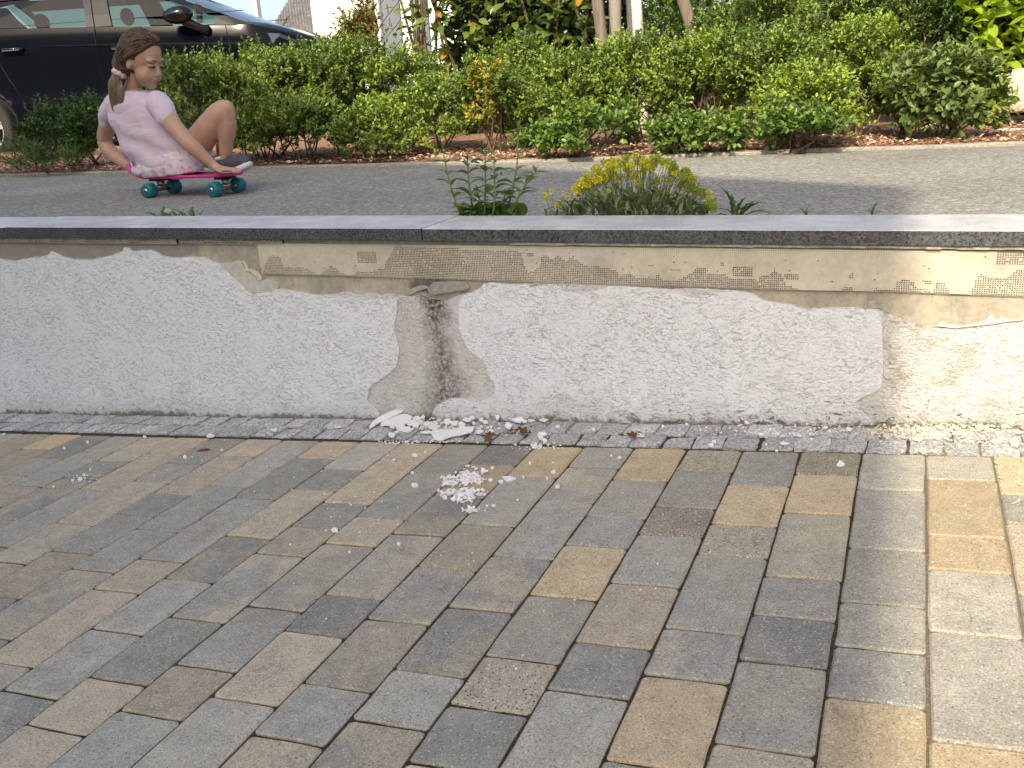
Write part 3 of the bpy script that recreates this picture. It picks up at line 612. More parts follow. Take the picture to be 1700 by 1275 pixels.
def kerb_y(x): return float(np.interp(x, [q[0] for q in ks], [q[1] for q in ks]))

# ================================================================== HOUSE BEHIND THE CAMERA (it casts the big shade)
XC, YC = 0.050, -6.5; ZE = 9.32; RX = -6.5; ZRI = ZE + 0.486 * (XC - RX); XL = 2 * RX - XC
hs = thing('gabled_house', 'tall white gabled house standing behind the viewer and shading the drive', 'house', (RX, YC - 4.5, 0))
g = Geo(); g.prism([(XC, YC, -2.5), (XC, YC, ZE), (RX, YC, ZRI), (XL, YC, ZE), (XL, YC, -2.5)], (0, -9, 0)); g.out('wall', plain('house_white_render', (0.82, 0.81, 0.79), 0.9, var=0.05, scale=3), hs)
tile = plain('house_roof_tile', (0.12, 0.10, 0.095), 0.8, var=0.2, scale=8)
for sx in (1, -1):
    xe = XC if sx > 0 else XL; g = Geo(); g.prism([(xe, YC, ZE + 0.0), (RX, YC, ZRI), (RX, YC, ZRI + 0.16), (xe, YC, ZE + 0.16)] if sx > 0 else [(RX, YC, ZRI), (xe, YC, ZE), (xe, YC, ZE + 0.16), (RX, YC, ZRI + 0.16)], (0, -9, 0))
    g.out('roof', tile, hs)
hglass = plain('house_glass', (0.05, 0.06, 0.07), 0.1)
for z in (1.6, 4.6, 7.6):
    for x in (-2.4, -5.2, -8.4, -11):
        f = Geo(); f.box((x, YC + 0.012, z), (1.3, 0.05, 1.4)); fo = f.out('window', plain('window_frame_white', (0.75, 0.75, 0.75), 0.4), hs)
        f = Geo(); f.box((x, YC + 0.030, z), (1.14, 0.03, 1.24)); f.out('pane', hglass, fo)

nb = thing('added_brick_house', 'added unseen dark brick house behind the viewer, darkening reflections in the car', 'house', (-26, -9, 0))  # added unseen house: gives the car dark reflections and cuts skylight
g = Geo(); g.box((-26, -9, 1.2), (22, 8, 7.4)); g.out('wall', plain('dark_brick', (0.16, 0.10, 0.075), 0.9, var=0.2, scale=3), nb)
g = Geo(); g.prism([(-38, -13.5, 4.9), (-38, -4.5, 4.9), (-38, -9, 7.6)], (24, 0, 0)); g.out('roof', tile, nb)
gb = thing('skylight_blocker', 'added unseen block right of the viewer, cutting the skylight there', 'skylight_blocker', (10, -4, 0.5))  # added unseen block: dims the sky light arriving from the right
g = Geo(); g.box((10, -4, 2.3), (6, 11, 5.6)); g.out('wall', plain('blocker_render', (0.42, 0.39, 0.34), 0.9, var=0.08, scale=3), gb)
g = Geo(); g.box((10, -4, 5.2), (6.5, 11.5, 0.2)); g.out('roof', tile, gb)
# ================================================================== FAR BUILDINGS BETWEEN CAR AND HEDGE
def far_box(name, px, Y, depth, mat, parent, zlow=0.4):
    q = [onY(x, y, Y) for x, y in px]; g = Geo(); g.prism(q, (0, depth, 0)); return g.out(name, mat, parent)
YH = 34.0
a = onY(519.5, 0, YH); b = onY(524, 80, YH); c = onY(780, 0, YH); zt = a[2] + 3.0
wh = thing('white_house', 'plain white rendered house wall rising beyond the bonnet of the black car', 'house', (a[0] + 4, YH, 0.4))
g = Geo(); g.prism([(b[0], YH, 0.4), (c[0], YH, 0.4), (c[0], YH, zt), (b[0], YH, zt)], (0, 7, 0)); g.out('wall', plain('far_white_render', (0.80, 0.775, 0.715), 0.9, var=0.03, scale=2), wh)
g = Geo(); g.prism([(b[0] - 0.2, YH - 0.4, zt), (b[0] - 0.2, YH + 7.4, zt), (b[0] - 0.2, YH + 3.5, zt + 3)], (c[0] - b[0] + 0.4, 0, 0)); g.out('roof', tile, wh)
YR = 40.0
rh = thing('tiled_house', 'grey tiled roof of a low house seen above the black bonnet', 'house', (onY(470, 40, YR)[0], YR, 0.4))
p0 = onY(420, 62, YR); p1 = onY(535, 62, YR); sl = 0.8
rt = plain('slate_tile', (0.135, 0.128, 0.135), 0.7, var=0.25, scale=3)
g = Geo(); tw, tl = 0.17, 0.16; W0 = p1[0] - p0[0] + 3.5
rr = random.Random(2)
for j in range(46):
    for i in range(int(W0 / tw) + 1):
        x = p0[0] + (i + (j % 2) * 0.5) * tw; y = YR + j * tl * 0.78; z = p0[2] - 0.8 + j * tl * 0.62
        g.add([(x + 0.012, y - 0.05, z + 0.055), (x + tw - 0.012, y - 0.05, z + 0.055), (x + tw - 0.012, y + tl, z + tl * 0.8 + 0.01), (x + 0.012, y + tl, z + tl * 0.8 + 0.01), (x + 0.012, y - 0.05, z - 0.01), (x + tw - 0.012, y - 0.05, z - 0.01)], [(0, 1, 2, 3), (4, 5, 1, 0)])
g.out('roof_tiles', rt, rh, kind='stuff')
g = Geo(); L = 46 * tl; g.prism([(p0[0], YR + 0.1, p0[2] - 0.75), (p0[0], YR + L * 0.78, p0[2] - 0.8 + L * 0.62), (p0[0], YR + L * 0.78, 0.4), (p0[0], YR + 0.1, 0.4)], (W0, 0, 0)); g.out('wall', plain('far_dark_wall', (0.08, 0.075, 0.075), 0.9), rh)
g = Geo(); e = onY(423, 0, YR - 0.5); e2 = onY(428, 46, YR - 0.5); g.prism([(e2[0] - 0.10, YR - 0.5, 0.4), (e2[0] + 0.10, YR - 0.5, 0.4), (e2[0] + 0.10, YR - 0.5, e[2] + 1.5), (e2[0] - 0.10, YR - 0.5, e[2] + 1.5)], (0, 0.3, 0)); g.out('bargeboard', plain('white_trim', (0.7, 0.7, 0.68), 0.6), rh)
# downpipe
dp = thing('drainpipe', 'pale grey round pipe standing left of the blue grey boards', 'pipe', tuple(onY(614, 40, 9.2)[:2]) + (0.4,))
q = onY(613, 20, 9.2); g = Geo(); g.tube([(q[0], 9.2, 0.4), (q[0], 9.2, 2.6)], 0.062, 14); po = g.out('pipe', plain('pipe_grey', (0.42, 0.38, 0.37), 0.5), dp, smooth=True)
g = Geo(); g.tube([(q[0], 9.2, 1.55), (q[0], 9.2, 1.60)], 0.071, 14); g.out('bracket', plain('bracket_grey', (0.3, 0.28, 0.27), 0.5), dp)

# blue grey board panels with slanting boards
def wood_mat(name, a, b, sc=(60, 60, 3)):
    m, nt, p = M_(name); v = coords(nt, scale=sc); v2, r = shifted(nt, v, 9)
    n = noise(nt, v2, 1.0, 4, 0.65, 0.5); c = mix(nt, ramp(nt, n, [(0.3, 0.0), (0.7, 1.0)]), a, b)
    nt.links.new(c, p.inputs['Base Color']); setp(p, Roughness=0.85); bump(nt, p, n, 0.5, 0.004); return m
MBLUE = wood_mat('blue_grey_boards', (0.15, 0.18, 0.21), (0.22, 0.25, 0.28), (6, 6, 2))
MRUST = plain('rust_nail', (0.16, 0.10, 0.055), 0.9)
for (xa, xb, xa2, xb2, lab) in ((629, 660, 641, 674, 'blue grey painted board screen nearer the drainpipe, with slanting boards'), (683, 708, 692, 722, 'blue grey painted board screen beside the dark laurel, with slanting boards')):
    Yp = 8.0; t0 = onY(xa, 0, Yp); t1 = onY(xb, 0, Yp); b0 = onY(xa2, 95, Yp); b1 = onY(xb2, 95, Yp)
    scr = thing('board_screen', lab, 'screen', ((b0[0] + b1[0]) / 2, Yp, ZR), 'blue grey board screens behind the shrubs')
    wdt = t1[0] - t0[0]; xl = (t0[0] + b0[0]) / 2; hgt = 0.155; z = ZR - 0.1; slope = wdt * 0.85
    while z < t0[2] + 0.5:
        g = Geo(); g.prism([(xl, Yp, z), (xl + wdt, Yp, z + slope), (xl + wdt, Yp, z + slope + hgt - 0.008), (xl, Yp, z + hgt - 0.008)], (0, 0.022, 0)); pl = g.out('plank', MBLUE, scr)
        for q in range(3):
            g = Geo(); xx = xl + wdt * rnd.uniform(0.15, 0.85); zz = z + slope * (xx - xl) / wdt + rnd.uniform(0.03, hgt - 0.05); g.box((xx, Yp - 0.002, zz), (0.012, 0.006, 0.03)); g.out('nail_stain', MRUST, pl)
        z += hgt
    g = Geo(); g.box((xl - 0.004, Yp + 0.012, 1.2), (0.02, 0.05, 2.4)); g.out('frame_edge', plain('board_frame', (0.20, 0.23, 0.26), 0.8), scr)

# ================================================================== FOLIAGE
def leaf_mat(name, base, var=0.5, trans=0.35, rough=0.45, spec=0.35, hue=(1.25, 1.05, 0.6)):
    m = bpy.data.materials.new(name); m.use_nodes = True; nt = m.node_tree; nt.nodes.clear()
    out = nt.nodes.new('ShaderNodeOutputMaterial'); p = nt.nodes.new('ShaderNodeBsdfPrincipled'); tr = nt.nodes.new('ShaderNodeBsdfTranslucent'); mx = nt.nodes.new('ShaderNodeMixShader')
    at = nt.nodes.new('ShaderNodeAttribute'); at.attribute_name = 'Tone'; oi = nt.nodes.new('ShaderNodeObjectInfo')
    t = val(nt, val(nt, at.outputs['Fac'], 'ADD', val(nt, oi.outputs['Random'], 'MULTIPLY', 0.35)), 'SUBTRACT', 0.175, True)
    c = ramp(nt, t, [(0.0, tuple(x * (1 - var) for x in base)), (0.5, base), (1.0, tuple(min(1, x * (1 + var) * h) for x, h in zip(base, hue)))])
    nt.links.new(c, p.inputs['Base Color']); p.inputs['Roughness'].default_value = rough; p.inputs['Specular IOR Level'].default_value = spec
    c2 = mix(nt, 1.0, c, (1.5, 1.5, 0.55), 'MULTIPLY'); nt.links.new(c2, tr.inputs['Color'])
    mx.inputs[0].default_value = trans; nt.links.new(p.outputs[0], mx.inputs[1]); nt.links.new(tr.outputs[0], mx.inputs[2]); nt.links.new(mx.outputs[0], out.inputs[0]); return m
def leaves_mesh(name, P, D, U, Ln, Wd, tone, mat, curl=0.12):
    """P base points, D direction, U leaf normal hint, Ln length, Wd width: 6-point folded leaves"""
    D = D / np.linalg.norm(D, axis=1, keepdims=True); Sd = np.cross(D, U); Sd /= (np.linalg.norm(Sd, axis=1, keepdims=True) + 1e-9); Nn = np.cross(Sd, D)
    Ln = Ln[:, None]; Wd = Wd[:, None] / 2; n = len(P)
    V = np.stack([P, P + D * Ln * 0.32 + Sd * Wd * 0.9 + Nn * Wd * 0.3, P + D * Ln * 0.68 + Sd * Wd * 0.85 + Nn * (Wd * 0.3 - Ln * curl * 0.4),
                  P + D * Ln - Nn * Ln * curl, P + D * Ln * 0.68 - Sd * Wd * 0.85 + Nn * (Wd * 0.3 - Ln * curl * 0.4), P + D * Ln * 0.32 - Sd * Wd * 0.9 + Nn * Wd * 0.3], 1).reshape(-1, 3)
    idx = np.arange(n)[:, None] * 6; F = np.concatenate([idx + np.array([[0, 1, 2, 3]]), idx + np.array([[0, 3, 4, 5]])], 1).reshape(-1, 4)
    me = bpy.data.meshes.new(name); me.vertices.add(len(V)); me.vertices.foreach_set('co', V.astype(np.float32).ravel())
    me.loops.add(F.size); me.loops.foreach_set('vertex_index', F.astype(np.int32).ravel()); me.polygons.add(len(F))
    me.polygons.foreach_set('loop_start', np.arange(0, F.size, 4, dtype=np.int32)); me.polygons.foreach_set('loop_total', np.full(len(F), 4, dtype=np.int32))
    at = me.attributes.new('Tone', 'FLOAT', 'POINT'); at.data.foreach_set('value', np.repeat(tone, 6).astype(np.float32))
    me.materials.append(mat); me.update(); me.validate(); return me
def nrm(a): return a / (np.linalg.norm(a, axis=-1, keepdims=True) + 1e-9)
def twig_cloud(rg, c, r, ntw, ncl, nl, tl, ll, lw, upb=0.6, shell=0.55, droop=0.0):
    """leaflets on twigs on clumps in an ellipsoid crown"""
    cl = nrm(rg.normal(size=(ncl, 3))); cl[:, 2] = np.where(cl[:, 2] < -0.55, -cl[:, 2], cl[:, 2]); rad = shell + (1 - shell) * rg.random((ncl, 1)); cl = cl * rad * np.array(r)
    k = rg.integers(0, ncl, ntw); tp = cl[k] + rg.normal(size=(ntw, 3)) * np.array(r) * 0.125; ton0 = rg.random(ncl)[k] * 0.4
    td = nrm(nrm(tp / np.array(r)) * 0.7 + np.array([0, 0, upb]) + rg.normal(size=(ntw, 3)) * 0.45)
    L = tl * (0.6 + 0.8 * rg.random((ntw, 1)))
    t = (np.arange(nl) + 0.5) / nl
    base = tp[:, None, :] + td[:, None, :] * (L[:, :, None] * t[None, :, None]); base[:, :, 2] -= droop * (t[None, :] ** 2) * L
    a = rg.random((ntw, nl)) * 2 * np.pi
    s1 = nrm(np.cross(td, rg.normal(size=(ntw, 3)))); s2 = np.cross(td, s1)
    side = s1[:, None, :] * np.cos(a)[..., None] + s2[:, None, :] * np.sin(a)[..., None]
    ld = nrm(side + td[:, None, :] * 0.75 + np.array([0, 0, 0.15]) + rg.normal(size=(ntw, nl, 3)) * 0.2)
    up = nrm(np.array([0, 0, 1.0]) + 0.5 * td[:, None, :] + rg.normal(size=(ntw, nl, 3)) * 0.45)
    sz = (0.6 + 0.6 * rg.random((ntw, nl))) * (1.1 - 0.35 * t[None, :])
    tone = np.clip(ton0[:, None] * 1.2 + 0.45 * rg.random((ntw, 1)) * rg.random((ntw, nl)) + 0.35 * t[None, :] ** 2 * rg.random((ntw, 1)) + 0.10, 0, 1)
    return np.array(c) + base.reshape(-1, 3), ld.reshape(-1, 3), up.reshape(-1, 3), (ll * sz).ravel(), (lw * sz).ravel(), tone.ravel(), np.array(c) + cl
MBARK = plain('shrub_bark', (0.13, 0.09, 0.055), 0.95, var=0.35, scale=60)
LEAF = dict(
 rose=leaf_mat('rose_leaf', (0.168, 0.255, 0.064), 0.60, 0.18), bright=leaf_mat('bright_rose_leaf', (0.140, 0.235, 0.060), 0.4, 0.25, 0.35, 0.5),
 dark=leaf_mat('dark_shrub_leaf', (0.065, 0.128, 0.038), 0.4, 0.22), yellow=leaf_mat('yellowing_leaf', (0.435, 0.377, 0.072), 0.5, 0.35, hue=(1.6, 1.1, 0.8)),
 broad=leaf_mat('broad_leaf', (0.155, 0.225, 0.072), 0.35, 0.2, 0.4, 0.45), juni=leaf_mat('juniper_spray', (0.080, 0.138, 0.046), 0.5, 0.15),
 photi=leaf_mat('photinia_leaf', (0.155, 0.20, 0.06), 0.4, 0.3, hue=(1.25, 1.0, 0.7)), red=leaf_mat('red_tip_leaf', (0.290, 0.123, 0.072), 0.4, 0.3),
 laurel=leaf_mat('laurel_leaf', (0.123, 0.196, 0.041), 0.5, 0.25, 0.28, 0.5), laury=leaf_mat('sunny_laurel_leaf', (0.31, 0.43, 0.05), 0.35, 0.35, 0.28, 0.5, hue=(1.1, 1.0, 0.5)),
 tree=leaf_mat('tree_leaf', (0.174, 0.246, 0.051), 0.4, 0.4), inner=leaf_mat('shaded_laurel_leaf', (0.043, 0.080, 0.023), 0.4, 0.15))  # inner laurel colour carries the deep shade inside the hedge
def shrub(seed, name, label, cat, px, y0, y1, hw, Y, mat, ntw=420, ncl=34, nl=11, tl=0.080, ll=0.026, lw=0.016, group=None, zb=None, stems=7, depth=0.9, upb=0.6, droop=0.0, extra=None):
    """px: crown centre column in the photo, y0..y1 top and foot, hw half width, Y distance"""
    rg = np.random.default_rng(seed); r_ = random.Random(seed)
    zb = ZR + 0.015 if zb is None else zb
    T = onY(px, y0, Y); Lf = onY(px - hw, (y0 + y1) / 2, Y); Rt = onY(px + hw, (y0 + y1) / 2, Y)
    z1 = T[2]; cx = (Lf[0] + Rt[0]) / 2; rx = abs(Rt[0] - Lf[0]) / 2; h = max(0.1, z1 - zb)
    c = (cx, Y, zb + h * 0.53); r = (rx * 0.92, rx * 0.9 * depth, h * 0.43); ntw = int(ntw * 2.3); ncl = int(ncl * 1.2)
    P, D, U, Ln, Wd, tn, cl = twig_cloud(rg, c, r, ntw, ncl, nl, tl, ll, lw, upb, droop=droop)
    k = P[:, 2] > zb + 0.01; P, D, U, Ln, Wd, tn = P[k], D[k], U[k], Ln[k], Wd[k], tn[k]
    t = thing(name, label, cat, (cx, Y, zb), group)
    inst('foliage', leaves_mesh('foliage', P, D, U, Ln, Wd, tn, mat), t)
    if extra:
        m2, sel, nm = extra; e = sel(rg, P, c, r); inst(nm, leaves_mesh(nm, P[e] + np.array([0, -0.004, 0.004]), D[e], U[e] , Ln[e] * 1.25, Wd[e] * 1.25, tn[e], m2), t, kind='stuff')
    g = Geo()
    for i in range(stems):
        q = cl[r_.randrange(len(cl))]; b = (cx + r_.uniform(-0.25, 0.25) * rx, Y + r_.uniform(-0.3, 0.3) * rx, zb - 0.02); mid = ((b[0] + q[0]) / 2 + r_.uniform(-.04, .04), (b[1] + q[1]) / 2 + r_.uniform(-.04, .04), zb + (q[2] - zb) * 0.45)
        rr = 0.0065 * r_.uniform(0.7, 1.3); g.tube([b, mid, q], [rr, rr * 0.7, rr * 0.3], 5)
        for w_ in range(2):
            q2 = cl[r_.randrange(len(cl))]; g.tube([mid, ((mid[0] + q2[0]) / 2, (mid[1] + q2[1]) / 2, (mid[2] + q2[2]) / 2 + 0.03), q2], [rr * 0.6, rr * 0.45, rr * 0.2], 4)
    g.out('branches', MBARK, t)
    return t
yel = (LEAF['yellow'], lambda rg, P, c, r: (np.abs(P[:, 0] - c[0]) < r[0] * 0.5) & (P[:, 2] > c[2] - 0.3 * r[2]) & (P[:, 1] < c[1]) & (rg.random(len(P)) < 0.5), 'yellow_leaves')
G1 = 'rose shrubs in the planting bed'
SH = [  # seed, label, px, y0, y1, hw, Y, mat, n twigs
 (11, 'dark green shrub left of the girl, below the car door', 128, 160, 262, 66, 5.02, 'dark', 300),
 (12, 'shaded shrub with sunlit tips right behind the girl on the skateboard', 318, 92, 262, 105, 5.05, 'rose', 700),
 (13, 'shrub with spiky upright shoots in front of the black car bonnet', 440, 72, 262, 92, 5.22, 'rose', 620),
 (14, 'shrub covering the nose of the black car', 560, 66, 245, 85, 5.45, 'rose', 560),
 (15, 'shrub low at the kerb to the right of the raised knee', 505, 168, 268, 68, 4.92, 'rose', 420),
 (16, 'pale leafy shrub below the blue grey board screens', 665, 92, 235, 85, 5.65, 'rose', 520),
 (44, 'low shrub at the kerb just right of the shoe', 428, 172, 266, 58, 4.98, 'rose', 340),
 (17, 'rounded shrub left of the bare patch of mulch', 630, 176, 258, 62, 5.02, 'rose', 380),
 (18, 'small shrub with brown twigs behind the bare mulch', 735, 128, 242, 66, 5.38, 'rose', 360),
 (20, 'shrub directly under the dark laurel hedge', 860, 70, 205, 78, 6.05, 'rose', 460),
 (21, 'dense shrub in front of the three stakes', 962, 84, 238, 84, 5.42, 'rose', 560),
 (23, 'tall shrub at the foot of the white trunk', 1062, 62, 232, 84, 5.62, 'rose', 560),
 (25, 'shrub below the single leaning stake', 1165, 60, 235, 82, 5.50, 'rose', 540),
 (27, 'tall shrub in the middle of the right half, branching low', 1290, 44, 228, 98, 5.55, 'rose', 700),
 (29, 'spreading front shrub right of the middle with bare twigs showing', 1345, 118, 246, 84, 5.05, 'rose', 540),
 (30, 'large shrub left of the dark gap before the broad leaved bush', 1415, 40, 215, 84, 5.70, 'rose', 620),
 (33, 'upright shrub joining the broad leaved bush on its left', 1500, 106, 212, 52, 5.50, 'rose', 320)]
for s, lab, px, y0, y1, hw, Y, m, n in SH:
    shrub(s, 'rose_shrub', lab, 'shrub', px, y0, y1, hw, Y, LEAF[m], n, group=G1)
shrub(19, 'yellowing_shrub', 'slim shrub whose middle leaves have turned yellow and orange', 'shrub', 818, 112, 240, 56, 5.25, LEAF['rose'], 340, extra=yel)
for s, lab, px, y0, y1, hw, Y, n in ((22, 'low bright green rose bush overhanging the kerb in the centre', 985, 188, 256, 74, 4.90, 300), (24, 'little bright rose seedling right of the low rose bush', 1128, 206, 252, 38, 4.92, 130), (26, 'small grey green seedling by the kerb below the tall shrub', 1196, 208, 252, 34, 4.93, 110), (28, 'low rose clump at the kerb under the spreading shrub', 1325, 190, 246, 62, 4.90, 230), (34, 'tiny seedling at the kerb left of the yellow flowers', 905, 222, 256, 30, 4.86, 80)):
    shrub(s, 'low_rose', lab, 'rose bush', px, y0, y1, hw, Y, LEAF['bright'], int(n * 0.75), 20, 9, 0.085, 0.036, 0.023, group='low roses along the kerb', stems=4)
shrub(35, 'broad_leaved_bush', 'dense rounded bush of broad pointed leaves at the right end of the bed', 'bush', 1565, 112, 222, 92, 5.25, LEAF['broad'], 640, 40, 8, 0.10, 0.048, 0.030, upb=0.7)
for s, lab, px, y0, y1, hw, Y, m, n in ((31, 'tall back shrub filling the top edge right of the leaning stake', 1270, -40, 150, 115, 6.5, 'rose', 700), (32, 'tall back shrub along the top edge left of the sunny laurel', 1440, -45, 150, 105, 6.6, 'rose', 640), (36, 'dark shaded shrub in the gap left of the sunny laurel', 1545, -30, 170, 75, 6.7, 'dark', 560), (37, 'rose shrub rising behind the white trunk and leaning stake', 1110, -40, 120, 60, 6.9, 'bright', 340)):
    shrub(s, 'back_shrub', lab, 'shrub', px, y0, y1, hw, Y, LEAF[m], n, group='taller shrubs at the back of the bed')
for s, lab, px, y0, y1, hw, Y, n in ((41, 'low juniper cushion below the car wheel, at the left edge', 20, 244, 284, 62, 4.82, 200), (42, 'low juniper cushion left of the girl, between kerb and shrub', 95, 246, 280, 55, 4.80, 200)):
    shrub(s, 'juniper', lab, 'juniper', px, y0, y1, hw, Y, LEAF['juni'], n, 26, 16, 0.11, 0.018, 0.006, group='low junipers by the kerb', stems=3, upb=0.9)
shrub(43, 'photinia', 'yellowish shrub with reddish young tips before the white house', 'shrub', 600, 12, 120, 38, 6.6, LEAF['photi'], 130, 24, 8, 0.12, 0.055, 0.020, extra=(LEAF['red'], lambda rg, P, c, r: (P[:, 2] > c[2] + r[2] * 0.55) & (rg.random(len(P)) < 0.16), 'red_tips'))

# cherry laurels: every large front leaf a leaf of its own
def laurel_leaf(seed, mat):
    r = random.Random(seed); L = 1.0; W = r.uniform(0.34, 0.42); V = []; F = []; n = 6
    for i in range(n + 1):
        t = i / n; w_ = W / 2 * (math.sin(math.pi * min(1, t * 0.96 + 0.02)) ** 0.75) if 0 < i < n else 0.012; z = -0.16 * t * t + 0.03 * math.sin(5 * t + seed)
        V += [(t, w_, z + w_ * 0.35), (t, 0, z), (t, -w_, z + w_ * 0.35)]
    for i in range(n):
        a = i * 3; F += [(a, a + 1, a + 4, a + 3), (a + 1, a + 2, a + 5, a + 4)]
    me = mesh('leaf', V, F, mat, True); at = me.attributes.new('Tone', 'FLOAT', 'POINT'); at.data.foreach_set('value', [0.5] * len(V)); return me
def laurel(seed, name, label, box, Y, mat, nleaf, size, depth=0.5, inner=1300, group=None, mixm=None):
    r = random.Random(seed); rg = np.random.default_rng(seed); x0, y0, x1, y1 = box
    A = onY(x0, y1, Y); B = onY(x1, y0, Y); zb = ZR
    t = thing(name, label, 'hedge', ((A[0] + B[0]) / 2, Y, zb), group)
    LM = [laurel_leaf(seed + i, mat) for i in range(4)] + ([laurel_leaf(seed + 9, mixm)] if mixm else [])
    zt = B[2]; z0 = A[2]
    for i in range(nleaf):
        x = r.uniform(A[0], B[0]); z = z0 + (zt - z0) * r.random(); y = Y + r.uniform(-0.10, 0.22)
        me = LM[r.randrange(4)] if not mixm or r.random() < 0.955 else LM[4]
        az = r.uniform(-2.6, -0.5) + r.uniform(-0.5, 0.5); el = r.uniform(-0.5, 0.7); s = size * r.uniform(0.65, 1.15)
        o = bpy.data.objects.new('leaf', me); o.matrix_basis = Matrix.Translation((x, y, z)) @ Matrix.Rotation(az, 4, 'Z') @ Matrix.Rotation(-el, 4, 'Y') @ Matrix.Rotation(r.uniform(-0.9, 0.9), 4, 'X') @ Matrix.Scale(s, 4)
        link(o, t)
    n = inner; P = np.stack([rg.uniform(A[0] - 0.05, B[0] + 0.05, n), rg.uniform(Y + 0.15, Y + 0.15 + depth, n), rg.uniform(zb, zt + 0.35, n)], 1); D = nrm(rg.normal(size=(n, 3)) + np.array([0, -0.6, 0.1])); U = nrm(rg.normal(size=(n, 3)) * 0.6 + np.array([0, -0.4, 1]))
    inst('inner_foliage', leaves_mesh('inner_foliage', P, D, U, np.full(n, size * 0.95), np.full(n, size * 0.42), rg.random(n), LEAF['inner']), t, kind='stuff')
    g = Geo()
    for i in range(9):
        x = r.uniform(A[0], B[0]); g.tube([(x, Y + 0.2, zb), (x + r.uniform(-.1, .1), Y + 0.15, (zb + zt) / 2), (x + r.uniform(-.2, .2), Y + 0.1, zt + 0.2)], [0.018, 0.013, 0.006], 6)
    g.out('branches', MBARK, t); return t
laurel(60, 'laurel_hedge', 'dark cherry laurel hedge at the top centre, left of the stakes', (705, -45, 985, 95), 6.95, LEAF['laurel'], 210, 0.125, depth=0.9, inner=5200, mixm=leaf_mat('yellow_laurel_leaf', (0.42, 0.27, 0.035), 0.3, 0.35))
laurel(61, 'laurel_hedge', 'narrow laurel between the two blue grey board screens', (664, -30, 688, 85), 7.2, LEAF['laurel'], 46, 0.10, 0.15, 60)
laurel(62, 'laurel_hedge', 'sunny yellow green laurel with large glossy leaves at the top right corner', (1590, -40, 1760, 118), 6.55, LEAF['laury'], 270, 0.14, inner=1500)
laurel(63, 'laurel_hedge', 'deeply shaded laurel behind the shrubs right of the stakes', (1060, -45, 1600, 110), 7.5, LEAF['inner'], 120, 0.12, inner=2600)  # shade behind the shrubs is put into the leaf colour

# stakes and trunk
MST = wood_mat('weathered_stake', (0.27, 0.225, 0.18), (0.14, 0.115, 0.09), (40, 40, 4)); MST2 = wood_mat('pale_stake', (0.38, 0.34, 0.30), (0.25, 0.215, 0.185), (40, 40, 3)); MGRT = wood_mat('grey_trunk', (0.20, 0.20, 0.19), (0.10, 0.10, 0.095), (30, 30, 6))
def birch_mat():
    m, nt, p = M_('whitewashed_bark'); v = coords(nt, scale=(14, 14, 60)); n = noise(nt, v, 1.0, 4, 0.7); n2 = noise(nt, coords(nt), 30, 4, 0.7)
    c = mix(nt, ramp(nt, n, [(0.56, 0.0), (0.68, 0.9)]), (0.74, 0.71, 0.66), (0.30, 0.24, 0.17)); c = mix(nt, ramp(nt, n2, [(0.6, 0.0), (0.75, 0.6)]), c, (0.42, 0.36, 0.28))
    nt.links.new(c, p.inputs['Base Color']); setp(p, Roughness=0.9); bump(nt, p, n2, 0.6, 0.005); return m
for nm, lab, cat, xt, xb, yb, wpx, Y, mt, grp in (('tree_stake', 'round weathered brown stake, leftmost of the stakes by the white trunk', 'stake', 992, 998, 62, 18, 6.5, MST, 1), ('tree_stake', 'paler smooth stake between the brown stake and the white trunk', 'stake', 1021, 1022, 55, 20, 6.7, MST2, 1), ('grey_sapling', 'thin dark grey trunk touching the white trunk on its left', 'tree', 1044, 1048, 62, 11, 6.85, MGRT, 0), ('whitewashed_tree', 'whitewashed young tree trunk standing among the stakes', 'tree', 1057, 1061, 78, 18, 6.6, birch_mat(), 0), ('tree_stake', 'short leaning grey brown stake standing alone right of the white trunk', 'stake', 1134, 1147, 42, 20, 6.5, MST, 1)):
    a = onY(xt, 0, Y); b = onY(xb, yb, Y); s = (onY(xb + wpx / 2, yb, Y)[0] - onY(xb - wpx / 2, yb, Y)[0]) / 2
    t = thing(nm, lab, cat, (b[0], Y, ZR), 'tree stakes in the bed' if grp else None)
    d = (a - b) / (a[2] - b[2]); p0 = b + d * (ZR - 0.05 - b[2]); p1 = b + d * (2.5 - b[2]); n = 9
    g = Geo(); rr = random.Random(int(xt)); g.tube([Vector(p0 + (p1 - p0) * i / n) + Vector((rr.uniform(-.004, .004), 0, 0)) for i in range(n + 1)], [s * rr.uniform(0.95, 1.05) for i in range(n + 1)], 14)
    g.out('trunk' if cat == 'tree' else 'post', mt, t, smooth=True)
    if cat == 'tree':
        rg = np.random.default_rng(int(xt)); c = (p1[0], Y, 2.9); P, D, U, Ln, Wd, tn, cl = twig_cloud(rg, c, (0.6, 0.6, 0.5), 160, 20, 9, 0.15, 0.05, 0.03)
        inst('crown', leaves_mesh('crown', P, D, U, Ln, Wd, tn, LEAF['tree']), t)
# small tree far behind the car
q = onY(372, -6, 16.0)
t = thing('street_tree', 'light green tree whose lowest leaves show above the car windscreen', 'tree', (q[0], 16.0, 0.4))
g = Geo(); g.tube([(q[0] - 0.9, 16, 0.4), (q[0] - 0.7, 16, 1.8), (q[0] - 0.6, 16, 3.2)], [0.09, 0.07, 0.05], 8); g.out('trunk', MBARK, t)
rg = np.random.default_rng(5); P, D, U, Ln, Wd, tn, cl = twig_cloud(rg, (q[0] - 0.75, 16, q[2] + 0.75), (1.15, 1.0, 0.85), 420, 40, 10, 0.22, 0.12, 0.075); inst('crown', leaves_mesh('crown', P, D, U, Ln, Wd, tn, LEAF['tree']), t)
